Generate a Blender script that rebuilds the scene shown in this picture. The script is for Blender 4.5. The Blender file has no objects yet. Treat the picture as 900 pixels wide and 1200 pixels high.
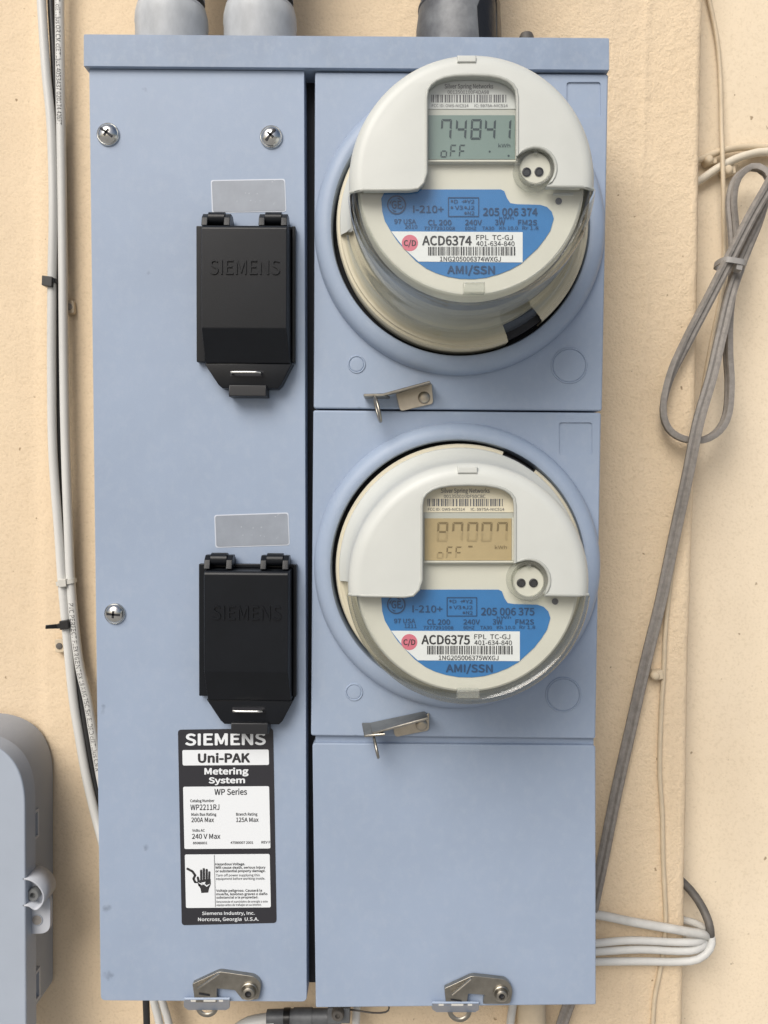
import bpy, bmesh, math, random
import numpy as np
from mathutils import Vector, Matrix

random.seed(4)
np.random.seed(4)
R = math.radians
scene = bpy.context.scene
COL = scene.collection

# ------------------------------------------------------------------ camera
FRONT = 0.105                 # metres from the wall to the front of the enclosure
CAM_Y = -(FRONT + 0.58)
FPX = 970.0                   # focal length in pixels of a 900 x 1200 frame
cam_data = bpy.data.cameras.new('camera')
cam = bpy.data.objects.new('camera', cam_data)
COL.objects.link(cam)
cam_data.sensor_fit = 'VERTICAL'
cam_data.sensor_height = 36.0
cam_data.sensor_width = 27.0
cam_data.lens = FPX / 1200 * 36
cam_data.clip_start = 0.01
cam_data.clip_end = 100
CAM_R = (Matrix.Rotation(R(0.6), 3, 'Z') @ Matrix.Rotation(R(90 - 2.15), 3, 'X') @ Matrix.Rotation(R(0.38), 3, 'Z'))
CAM_C = Vector((0, CAM_Y, 0))
cam.matrix_world = Matrix.Translation(CAM_C) @ CAM_R.to_4x4()
scene.camera = cam

# ------------------------------------------------------------------ sky and sun
SUN_EL, SUN_AZ = 40, 207      # azimuth clockwise from +Y: high, in front of the wall and to the left
world = bpy.data.worlds.new('World')
scene.world = world
world.use_nodes = True
wn = world.node_tree
wn.nodes.clear()
sky = wn.nodes.new('ShaderNodeTexSky')
sky.sky_type = 'NISHITA'
sky.sun_disc = False
sky.sun_elevation = R(SUN_EL)
sky.sun_rotation = R(SUN_AZ)
sky.air_density = 1.0
sky.dust_density = 4.0
sky.ozone_density = 1.0
bg = wn.nodes.new('ShaderNodeBackground')
bg.inputs['Strength'].default_value = 0.055
wo = wn.nodes.new('ShaderNodeOutputWorld')
# below the horizon: the plain pale ground in front of the wall
tc = wn.nodes.new('ShaderNodeTexCoord')
sx = wn.nodes.new('ShaderNodeSeparateXYZ')
st = wn.nodes.new('ShaderNodeMath'); st.operation = 'GREATER_THAN'; st.inputs[1].default_value = -0.01
mx = wn.nodes.new('ShaderNodeMix'); mx.data_type = 'RGBA'
mx.inputs['A'].default_value = (4.4, 4.2, 4.0, 1)
wn.links.new(tc.outputs['Generated'], sx.inputs[0])
wn.links.new(sx.outputs['Z'], st.inputs[0])
wn.links.new(st.outputs[0], mx.inputs['Factor'])
wn.links.new(sky.outputs[0], mx.inputs['B'])
wn.links.new(mx.outputs['Result'], bg.inputs['Color'])
wn.links.new(bg.outputs[0], wo.inputs[0])

sun_data = bpy.data.lights.new('sun', 'SUN')
sun_data.energy = 1.5
sun_data.angle = R(40)
sun_data.color = (1.0, 0.98, 0.935)
sun = bpy.data.objects.new('sun', sun_data)
COL.objects.link(sun)
sd = Vector((math.sin(R(SUN_AZ)) * math.cos(R(SUN_EL)), math.cos(R(SUN_AZ)) * math.cos(R(SUN_EL)), math.sin(R(SUN_EL))))
sun.rotation_euler = sd.to_track_quat('Z', 'Y').to_euler()
sun.location = sd * 3

vs = scene.view_settings
vs.view_transform = 'Standard'
vs.look = 'None'
vs.gamma = 1
vs.use_curve_mapping = False
vs.exposure = 0.82
scene.cycles.transparent_max_bounces = 16


# ------------------------------------------------------------------ helpers
def W(px, py, h):
    """point at distance h in front of the wall plane that lies on the line of sight of a pixel"""
    d = CAM_R @ Vector(((px - 450) / FPX, -(py - 600) / FPX, -1))
    t = (-h - CAM_C.y) / d.y
    return CAM_C + d * t


def S(h):
    return (-CAM_Y - h) / FPX     # metres per pixel at distance h from the wall


WP = {}


def place(o, parent=None):
    """link o; its mesh is in world coordinates: move the origin to the middle, then parent"""
    me = o.data
    n = len(me.vertices)
    co = np.empty(n * 3)
    me.vertices.foreach_get('co', co)
    co = co.reshape(-1, 3)
    c = (co.min(0) + co.max(0)) / 2
    me.vertices.foreach_set('co', (co - c).ravel())
    me.update()
    WP[o] = Vector(c)
    if parent is not None:
        o.parent = parent
        o.location = Vector(c) - WP[parent]
    else:
        o.location = c
    COL.objects.link(o)
    return o


def mesh(name, verts, faces, mat, parent=None, smooth=35):
    me = bpy.data.meshes.new(name)
    me.from_pydata([tuple(v) for v in verts], [], faces)
    bm = bmesh.new(); bm.from_mesh(me)
    bmesh.ops.remove_doubles(bm, verts=bm.verts, dist=1e-6)
    bmesh.ops.recalc_face_normals(bm, faces=bm.faces)
    bm.to_mesh(me); bm.free()
    return fin(name, me, mat, parent, smooth)


def fin(name, me, mat, parent, smooth=35):
    me.materials.clear()
    me.materials.append(mat)
    if smooth:
        me.polygons.foreach_set('use_smooth', [True] * len(me.polygons))
        me.set_sharp_from_angle(angle=R(smooth))
    o = bpy.data.objects.new(name, me)
    return place(o, parent)


def tag(o, label=None, cat=None, group=None, kind=None):
    if label: o['label'] = label
    if cat: o['category'] = cat
    if group: o['group'] = group
    if kind: o['kind'] = kind
    return o


def thing(name, loc, label, cat, group=None):
    o = bpy.data.objects.new(name, None)
    o.empty_display_size = 0.02
    o.location = loc
    WP[o] = Vector(loc)
    COL.objects.link(o)
    return tag(o, label, cat, group)


def round_poly(pts, rad, seg=5):
    """pts: list of 2-d points, rad: one radius or a list"""
    n = len(pts)
    out = []
    for i in range(n):
        r = rad[i] if isinstance(rad, (list, tuple)) else rad
        p = Vector(pts[i][:2]); a = Vector(pts[i - 1][:2]); b = Vector(pts[(i + 1) % n][:2])
        if r <= 0:
            out.append(tuple(p)); continue
        u = (a - p); v = (b - p)
        r2 = min(r, u.length * .49, v.length * .49)
        s = p + u.normalized() * r2; e = p + v.normalized() * r2
        for k in range(seg + 1):
            t = k / seg
            out.append(tuple((1 - t) ** 2 * s + 2 * t * (1 - t) * p + t * t * e))
    return out


def slab_bm(xz, h0, h1, bevel=0.0, bseg=3):
    """prism over a polygon of (x,z) from distance h0 to distance h1 from the wall; front edge bevelled"""
    bm = bmesh.new()
    front = [bm.verts.new((x, -h1, z)) for x, z in xz]
    back = [bm.verts.new((x, -h0, z)) for x, z in xz]
    f = bm.faces.new(front)
    bm.faces.new(list(reversed(back)))
    n = len(xz)
    for i in range(n):
        bm.faces.new((front[i], back[i], back[(i + 1) % n], front[(i + 1) % n]))
    bmesh.ops.recalc_face_normals(bm, faces=bm.faces)
    if bevel > 0:
        es = list(f.edges)
        bmesh.ops.bevel(bm, geom=es, offset=bevel, segments=bseg, affect='EDGES', profile=0.5, clamp_overlap=True)
    return bm


def wnorm(o):
    m_ = o.modifiers.new('weighted', 'WEIGHTED_NORMAL'); m_.keep_sharp = True; m_.weight = 60
    return o


def slab(name, xz, h0, h1, mat, parent=None, bevel=0.0, smooth=35, bseg=3):
    bm = slab_bm(xz, h0, h1, bevel, bseg)
    me = bpy.data.meshes.new(name); bm.to_mesh(me); bm.free()
    return wnorm(fin(name, me, mat, parent, smooth))


def pxz(pts, h):
    return [(W(a, b, h).x, W(a, b, h).z) for a, b in pts]


def pslab(name, pts, h0, h1, mat, parent=None, bevel=0.0, rad=0, smooth=35):
    if rad: pts = round_poly(pts, rad)
    return slab(name, pxz(pts, h1), h0, h1, mat, parent, bevel, smooth)


def sheet(name, polys, h, mat, parent=None):
    """flat print: several pixel polygons on one plane, one mesh"""
    V, F = [], []
    for p in polys:
        b = len(V)
        V += [W(a, c, h) for a, c in p]
        F.append(list(range(b, b + len(p))))
    me = bpy.data.meshes.new(name)
    me.from_pydata([tuple(v) for v in V], [], F)
    bm = bmesh.new(); bm.from_mesh(me)
    for f in bm.faces:
        f.normal_update()
        if f.normal.y > 0: f.normal_flip()
    bm.to_mesh(me); bm.free()
    return fin(name, me, mat, parent, 0)


def circle(cx, cy, r, n=28, a0=0, a1=360):
    full = abs(a1 - a0) >= 360
    m = n if full else n + 1
    return [(cx + r * math.cos(R(a0 + (a1 - a0) * i / n)), cy - r * math.sin(R(a0 + (a1 - a0) * i / n))) for i in range(m)]


def rect(x0, y0, x1, y1):
    return [(x0, y0), (x1, y0), (x1, y1), (x0, y1)]


def lathe_data(profile, cfun, h0, a0=0, a1=360, n=96):
    full = abs(a1 - a0) >= 360
    m = n if full else n + 1
    V, F = [], []
    for r, p in profile:
        c = cfun(p)
        for i in range(m):
            a = R(a0 + (a1 - a0) * i / n)
            V.append((c[0] + r * math.cos(a), -(h0 + p), c[1] + r * math.sin(a)))
    for j in range(len(profile) - 1):
        for i in range(n):
            i2 = (i + 1) % m
            F.append((j * m + i, j * m + i2, (j + 1) * m + i2, (j + 1) * m + i))
    return V, F


def lathe(name, profile, c, h0, mat, parent=None, a0=0, a1=360, n=96, smooth=35):
    cf = c if callable(c) else (lambda p: c)
    V, F = lathe_data(profile, cf, h0, a0, a1, n)
    return mesh(name, V, F, mat, parent, smooth)


def catmull(pts, step=0.006):
    P = [Vector(p) for p in pts]
    P = [P[0] * 2 - P[1]] + P + [P[-1] * 2 - P[-2]]
    out = []
    for i in range(1, len(P) - 2):
        p0, p1, p2, p3 = P[i - 1], P[i], P[i + 1], P[i + 2]
        k = max(2, int((p2 - p1).length / step))
        for j in range(k):
            t = j / k
            out.append(0.5 * ((2 * p1) + (-p0 + p2) * t + (2 * p0 - 5 * p1 + 4 * p2 - p3) * t * t + (-p0 + 3 * p1 - 3 * p2 + p3) * t ** 3))
    out.append(P[-2])
    return out


def sweep(name, pts, section, mat, parent=None, step=0.006, closed=False, up=Vector((0, -1, 0)), smooth=50, raw=False, twist=None):
    """section: list of (a,b): a across (in the wall plane), b outward"""
    P = [Vector(p) for p in pts] if raw else catmull(pts, step)
    n = len(P); m = len(section)
    V, F = [], []
    for i in range(n):
        if closed:
            t = (P[(i + 1) % n] - P[i - 1]).normalized()
        else:
            t = (P[min(i + 1, n - 1)] - P[max(i - 1, 0)]).normalized()
        u = up
        side = t.cross(u)
        if side.length < 0.15:
            side = t.cross(Vector((1, 0, 0)) if abs(t.x) < .9 else Vector((0, 0, 1)))
        side.normalize()
        nn = side.cross(t).normalized()
        ct, sn = 1.0, 0.0
        if twist:
            tw_ = twist(i / (n - 1)); ct, sn = math.cos(tw_), math.sin(tw_)
        for a, b in section:
            V.append(P[i] + side * (a * ct - b * sn) + nn * (a * sn + b * ct))
    rng = n if closed else n - 1
    for i in range(rng):
        k = (i + 1) % n
        for j in range(m):
            j2 = (j + 1) % m
            F.append((i * m + j, i * m + j2, k * m + j2, k * m + j))
    if not closed:
        F.append(tuple(range(m))); F.append(tuple(reversed(range((n - 1) * m, n * m))))
    return mesh(name, V, F, mat, parent, smooth)


def rsec(r, n=12, rb=None):
    rb = rb or r
    return [(r * math.cos(2 * math.pi * i / n), rb * math.sin(2 * math.pi * i / n)) for i in range(n)]


def cable(name, ppts, r, mat, label=None, cat='cable', group=None, parent=None, section=None, step=0.006):
    """ppts: (px, py, h)"""
    o = sweep(name, [W(a, b, h) for a, b, h in ppts], section or rsec(r), mat, parent, step)
    if label: tag(o, label, cat, group)
    return o


# text ---------------------------------------------------------------
_tc = {}
try:
    FONT = bpy.data.fonts.load(bpy.utils.system_resource('DATAFILES', path='fonts') + '/Noto Sans CJK Regular.woff2')
except Exception:
    FONT = None


def text_raw(s, bold=0.0, extrude=0.0, res=3):
    key = (s, bold, extrude)
    if key in _tc: return _tc[key]
    cu = bpy.data.curves.new('lettering', 'FONT')
    if FONT: cu.font = FONT
    cu.body = s; cu.size = 1; cu.offset = bold; cu.extrude = extrude; cu.resolution_u = res
    o = bpy.data.objects.new('lettering', cu)
    COL.objects.link(o)
    dg = bpy.context.evaluated_depsgraph_get(); dg.update()
    me = bpy.data.meshes.new_from_object(o.evaluated_get(dg))
    co = [v.co.copy() for v in me.vertices]
    fa = [tuple(p.vertices) for p in me.polygons]
    bpy.data.objects.remove(o); bpy.data.curves.remove(cu); bpy.data.meshes.remove(me)
    _tc[key] = (co, fa)
    return _tc[key]


CAPH = max(v.y for v in text_raw('H')[0])


def text_on(items, fmap):
    """items: (string, x0, x1, ytop, ybase[, bold[, slope]]); returns verts, faces through fmap(px, py, raise)"""
    V, F = [], []
    for it in items:
        s, x0, x1, yt, yb = it[:5]
        bold = (it[5] if len(it) > 5 else 0.0) * CAPH / .7 + .006 * CAPH
        slope = it[6] if len(it) > 6 else 0.0
        ex = it[7] if len(it) > 7 else 0.0
        co, fa = text_raw(s, 0.0, 0.02 if ex else 0.0)
        if not co: continue
        xa = min(v.x for v in co) - bold; xb = max(v.x for v in co) + bold
        offs = [(0, 0)]
        if bold and not ex: offs += [(bold * math.cos(R(q)), bold * math.sin(R(q))) for q in range(0, 360, 45)]
        for k_, (ox, oy) in enumerate(offs):
            b = len(V)
            for v in co:
                px = x0 + (v.x + ox - xa) / (xb - xa) * (x1 - x0)
                py = yb + (yt - yb) * (v.y + oy) / CAPH + slope * (px - x0)
                V.append(fmap(px, py, ex * (v.z / 0.02) if ex else k_ * 4e-6))
            F += [tuple(i + b for i in f) for f in fa]
    return V, F


def lettering(items, h, mat, parent, name='lettering'):
    V, F = text_on(items, lambda a, b, e: W(a, b, h + e))
    me = bpy.data.meshes.new(name)
    me.from_pydata([tuple(v) for v in V], [], F)
    return fin(name, me, mat, parent, 0)


def boolean(o, cutter):
    md = o.modifiers.new('cut', 'BOOLEAN'); md.object = cutter; md.operation = 'DIFFERENCE'; md.solver = 'EXACT'
    dg = bpy.context.evaluated_depsgraph_get(); dg.update()
    me = bpy.data.meshes.new_from_object(o.evaluated_get(dg))
    mt = o.data.materials[0]
    o.modifiers.clear()
    o.data = me
    me.materials.clear(); me.materials.append(mt)
    me.polygons.foreach_set('use_smooth', [True] * len(me.polygons))
    me.set_sharp_from_angle(angle=R(35))
    wnorm(o)
    bpy.data.objects.remove(cutter)


# materials ------------------------------------------------------------
def mat(name, col, rough=0.5, metal=0.0, var=0.0, vscale=20, bump=0.0, bscale=300, specks=0.0, sscale=60, spcol=None,
        spec=0.5, coat=0.0, stretch=None, rvar=0.0, col2=None, mottle=None, dust=0.0):
    m = bpy.data.materials.new(name); m.use_nodes = True
    nt = m.node_tree; N = nt.nodes; L = nt.links
    b = N['Principled BSDF']
    b.inputs['Roughness'].default_value = rough
    b.inputs['Metallic'].default_value = metal
    b.inputs['Specular IOR Level'].default_value = spec
    b.inputs['Coat Weight'].default_value = coat
    b.inputs['Base Color'].default_value = (*col, 1)
    t = N.new('ShaderNodeTexCoord'); mp = N.new('ShaderNodeMapping')
    L.new(t.outputs['Object'], mp.inputs[0])
    if stretch: mp.inputs['Scale'].default_value = stretch
    cur = None
    if var or col2:
        nz = N.new('ShaderNodeTexNoise'); nz.inputs['Scale'].default_value = vscale; nz.inputs['Detail'].default_value = 6
        nz.inputs['Roughness'].default_value = 0.62
        L.new(mp.outputs[0], nz.inputs['Vector'])
        rp = N.new('ShaderNodeValToRGB')
        lo, hi = mottle or (0.32, 0.7)
        rp.color_ramp.elements[0].position = lo; rp.color_ramp.elements[1].position = hi
        c2 = col2 or tuple(c * (1 - var) for c in col)
        c1 = tuple(min(1, c * (1 + var * .5)) for c in col) if not col2 else col
        rp.color_ramp.elements[0].color = (*c2, 1); rp.color_ramp.elements[1].color = (*c1, 1)
        L.new(nz.outputs['Fac'], rp.inputs[0])
        cur = rp.outputs[0]
        if rvar:
            mr = N.new('ShaderNodeMapRange'); mr.inputs['To Min'].default_value = rough - rvar; mr.inputs['To Max'].default_value = rough + rvar
            L.new(nz.outputs['Fac'], mr.inputs['Value']); L.new(mr.outputs[0], b.inputs['Roughness'])
    if specks:
        vo = N.new('ShaderNodeTexVoronoi'); vo.inputs['Scale'].default_value = sscale
        n2 = N.new('ShaderNodeTexNoise'); n2.inputs['Scale'].default_value = sscale * 3; n2.inputs['Detail'].default_value = 3
        ad = N.new('ShaderNodeVectorMath'); ad.operation = 'MULTIPLY_ADD'; ad.inputs[1].default_value = (.012, .012, .012)
        L.new(t.outputs['Object'], n2.inputs['Vector'])
        L.new(n2.outputs['Color'], ad.inputs[0]); L.new(t.outputs['Object'], ad.inputs[2])
        L.new(ad.outputs[0], vo.inputs['Vector'])
        # only some of the cells, and only their middle
        sc = N.new('ShaderNodeSeparateColor'); L.new(vo.outputs['Color'], sc.inputs[0])
        mr = N.new('ShaderNodeMapRange'); mr.inputs['From Min'].default_value = 1 - specks; mr.inputs['From Max'].default_value = 1
        mr.inputs['To Min'].default_value = 0; mr.inputs['To Max'].default_value = 0.16
        L.new(sc.outputs[0], mr.inputs['Value'])
        lt = N.new('ShaderNodeMath'); lt.operation = 'SUBTRACT'
        L.new(mr.outputs[0], lt.inputs[0]); L.new(vo.outputs['Distance'], lt.inputs[1])
        ms = N.new('ShaderNodeMath'); ms.operation = 'MULTIPLY'; ms.inputs[1].default_value = 12; ms.use_clamp = True
        L.new(lt.outputs[0], ms.inputs[0])
        mm = N.new('ShaderNodeMath'); mm.operation = 'MULTIPLY'; mm.inputs[1].default_value = 0.6
        L.new(ms.outputs[0], mm.inputs[0])
        mxn = N.new('ShaderNodeMix'); mxn.data_type = 'RGBA'
        L.new(mm.outputs[0], mxn.inputs['Factor'])
        if cur: L.new(cur, mxn.inputs['A'])
        else: mxn.inputs['A'].default_value = (*col, 1)
        mxn.inputs['B'].default_value = (*(spcol or tuple(c * .35 for c in col)), 1)
        cur = mxn.outputs['Result']
    if dust:
        # chalky bloom and faint run marks on old enamel
        n3 = N.new('ShaderNodeTexNoise'); n3.inputs['Scale'].default_value = 150; n3.inputs['Detail'].default_value = 9; n3.inputs['Roughness'].default_value = .7
        m3 = N.new('ShaderNodeMapping'); m3.inputs['Scale'].default_value = (1, 1, .75)
        L.new(t.outputs['Object'], m3.inputs[0]); L.new(m3.outputs[0], n3.inputs['Vector'])
        r3 = N.new('ShaderNodeMapRange'); r3.inputs['From Min'].default_value = .48; r3.inputs['From Max'].default_value = .72; r3.inputs['To Max'].default_value = dust
        L.new(n3.outputs['Fac'], r3.inputs['Value'])
        x3 = N.new('ShaderNodeMix'); x3.data_type = 'RGBA'; x3.inputs['B'].default_value = (.62, .64, .66, 1)
        L.new(r3.outputs[0], x3.inputs['Factor']); L.new(cur, x3.inputs['A'])
        cur = x3.outputs['Result']
    if cur: L.new(cur, b.inputs['Base Color'])
    if bump:
        nb = N.new('ShaderNodeTexNoise'); nb.inputs['Scale'].default_value = bscale; nb.inputs['Detail'].default_value = 4
        L.new(mp.outputs[0] if stretch else t.outputs['Object'], nb.inputs['Vector'])
        bp = N.new('ShaderNodeBump'); bp.inputs['Strength'].default_value = bump; bp.inputs['Distance'].default_value = 0.001
        L.new(nb.outputs['Fac'], bp.inputs['Height']); L.new(bp.outputs[0], b.inputs['Normal'])
    return m


def glass_mat(name, tint=(.97, .98, .97), ior=1.5, rough=0.03, haze=0.0):
    m = bpy.data.materials.new(name); m.use_nodes = True
    nt = m.node_tree; N = nt.nodes; L = nt.links
    N.clear()
    out = N.new('ShaderNodeOutputMaterial'); mixs = N.new('ShaderNodeMixShader')
    tr = N.new('ShaderNodeBsdfTransparent'); tr.inputs[0].default_value = (*tint, 1)
    gl = N.new('ShaderNodeBsdfGlossy'); gl.inputs['Roughness'].default_value = rough
    lw = N.new('ShaderNodeLayerWeight'); lw.inputs['Blend'].default_value = .5
    pw = N.new('ShaderNodeMath'); pw.operation = 'POWER'; pw.inputs[1].default_value = 4.2
    fr = N.new('ShaderNodeMath'); fr.operation = 'MULTIPLY_ADD'; fr.inputs[1].default_value = .9; fr.inputs[2].default_value = .05
    L.new(lw.outputs['Facing'], pw.inputs[0]); L.new(pw.outputs[0], fr.inputs[0])
    L.new(fr.outputs[0], mixs.inputs[0]); L.new(tr.outputs[0], mixs.inputs[1]); L.new(gl.outputs[0], mixs.inputs[2])
    if haze:
        df = N.new('ShaderNodeBsdfDiffuse'); df.inputs[0].default_value = (.8, .8, .76, 1)
        m2 = N.new('ShaderNodeMixShader'); m2.inputs[0].default_value = haze
        L.new(mixs.outputs[0], m2.inputs[1]); L.new(df.outputs[0], m2.inputs[2]); L.new(m2.outputs[0], out.inputs[0])
    else:
        L.new(mixs.outputs[0], out.inputs[0])
    return m


M = {}
M['paint'] = mat('blue_grey_enamel', (.295, .362, .478), spec=.34, rough=.45, var=.07, vscale=7, bump=.06, bscale=900, specks=.45, sscale=34, rvar=.09, dust=.07)
M['paint_cap'] = mat('blue_grey_enamel_cap', (.258, .322, .432), spec=.34, rough=.46, var=.15, vscale=14, bump=.06, bscale=900, specks=.35, sscale=36, rvar=.09, dust=.12)
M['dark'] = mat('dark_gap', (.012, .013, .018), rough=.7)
M['black'] = mat('black_plastic', (.007, .0085, .0115), spec=.25, rough=.30, var=.15, vscale=40, bump=.06, bscale=1500)
M['black_tab'] = mat('black_plastic_tab', (.012, .013, .016), rough=.45)
M['cream'] = mat('cream_plastic', (.56, .578, .55), rough=.42, var=.05, vscale=25, bump=.03, bscale=1200)
M['cream_lip'] = mat('cream_plastic_lip', (.42, .435, .405), rough=.35)
M['face'] = mat('faceplate_plastic', (.62, .61, .535), rough=.5, var=.04, vscale=30)
M['base'] = mat('meter_base_plastic', (.56, .52, .40), rough=.5, var=.1, vscale=30)
M['greyband'] = mat('grey_band_plastic', (.15, .155, .155), rough=.3)
M['blue'] = mat('blue_label_print', (.035, .18, .44), rough=.4, var=.06, vscale=60)
M['navy'] = mat('navy_ink', (.016, .058, .145), rough=.5)
M['ink'] = mat('black_ink', (.025, .025, .028), rough=.5)
M['greyink'] = mat('grey_ink', (.13, .13, .14), rough=.5)
M['paper'] = mat('white_label', (.74, .76, .76), rough=.45, var=.04, vscale=60)
M['pink'] = mat('pink_dot_print', (.62, .16, .22), rough=.5)
M['lcd_g'] = mat('green_grey_display', (.20, .27, .25), rough=.25, var=.10, vscale=12)
M['lcd_a'] = mat('amber_display', (.46, .36, .20), rough=.25, var=.18, vscale=14)  # amber cast of the slanting view is put into the display's colour
M['seg_g'] = mat('display_segment', (.035, .055, .06), rough=.3)
M['seg_a'] = mat('display_segment_amber', (.20, .15, .075), rough=.3)
M['seg_a2'] = mat('display_segment_faint', (.36, .28, .152), rough=.3)
M['strip_g'] = mat('grey_module_label', (.62, .64, .63), rough=.45)
M['strip_a'] = mat('warm_lit_module_label', (.72, .66, .52), rough=.45)  # warm light falling on the lower meter's label is put into its colour
M['bezel'] = mat('display_bezel', (.46, .47, .43), rough=.4)
M['clear'] = glass_mat('clear_cover', ior=1.5, rough=.04)
M['clear_rim'] = glass_mat('clear_port', tint=(.86, .87, .84), ior=1.5, rough=.08, haze=.12)
M['chrome'] = mat('zinc_plated_steel', (.62, .62, .60), rough=.22, metal=1, var=.25, vscale=120, rvar=.1)
M['steel'] = mat('dull_steel', (.36, .34, .30), rough=.38, metal=1, var=.25, vscale=90, bump=.08, bscale=700, rvar=.1)
M['brass'] = mat('yellowed_steel', (.50, .45, .37), rough=.38, metal=1, var=.2, vscale=90, rvar=.1)
M['sticker'] = mat('silver_sticker', (.27, .30, .35), rough=.4, var=.12, vscale=60, col2=None, specks=.25, sscale=120, spcol=(.55, .58, .62))
M['stickeredge'] = mat('sticker_border', (.55, .59, .66), rough=.4)
M['stickerprint'] = mat('worn_silver_print', (.37, .40, .455), rough=.4)
M['labelblack'] = mat('black_label', (.022, .022, .028), rough=.42)
M['white'] = mat('white_print', (.72, .75, .78), rough=.45)
M['pvc'] = mat('grey_pvc', (.46, .48, .50), rough=.5, var=.25, vscale=45, bump=.25, bscale=120, specks=.5, sscale=90, stretch=(1, 1, .5))
M['galv'] = mat('galvanised_steel', (.20, .21, .22), rough=.5, metal=.25, var=.5, vscale=45, bump=.2, bscale=200, col2=(.085, .09, .10))
M['tar'] = mat('black_tar', (.012, .012, .013), rough=.35, bump=.4, bscale=120)
M['coax'] = mat('white_cable_jacket', (.60, .60, .58), rough=.45, var=.10, vscale=30, stretch=(1, 1, .2))
M['coax_dirty'] = mat('weathered_white_cable', (.56, .555, .53), rough=.55, var=.2, vscale=45, specks=.5, sscale=110, spcol=(.12, .11, .10))
M['coax_black'] = mat('black_cable_jacket', (.02, .02, .021), rough=.45)
M['drop'] = mat('weathered_grey_cable', (.26, .24, .22), rough=.65, var=.22, vscale=220, bump=.15, bscale=350, specks=.4, sscale=120, spcol=(.05, .045, .04))
M['drop2'] = mat('dark_weathered_cable', (.12, .11, .10), rough=.6, var=.4, vscale=60, specks=.4, sscale=150)
M['painted'] = mat('cream_painted_cable', (.60, .50, .36), rough=.6, var=.12, vscale=60, bump=.15, bscale=300)
M['painted_pale'] = mat('pale_cream_painted_cable', (.66, .60, .49), rough=.55, var=.12, vscale=60, bump=.15, bscale=300)
M['tie_grey'] = mat('grey_cable_tie', (.30, .29, .28), rough=.5)
M['tie_white'] = mat('white_cable_tie', (.55, .54, .50), rough=.5)
M['tie_black'] = mat('black_cable_tie', (.015, .015, .016), rough=.4)
M['box'] = mat('grey_box_plastic', (.31, .34, .39), rough=.5, var=.06, vscale=12, bump=.05, bscale=900)
M['boxlid'] = mat('grey_box_lid', (.35, .395, .465), rough=.5, var=.06, vscale=12, bump=.05, bscale=900)
M['boxtab'] = mat('pale_grey_tab', (.44, .46, .50), rough=.45)


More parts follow.
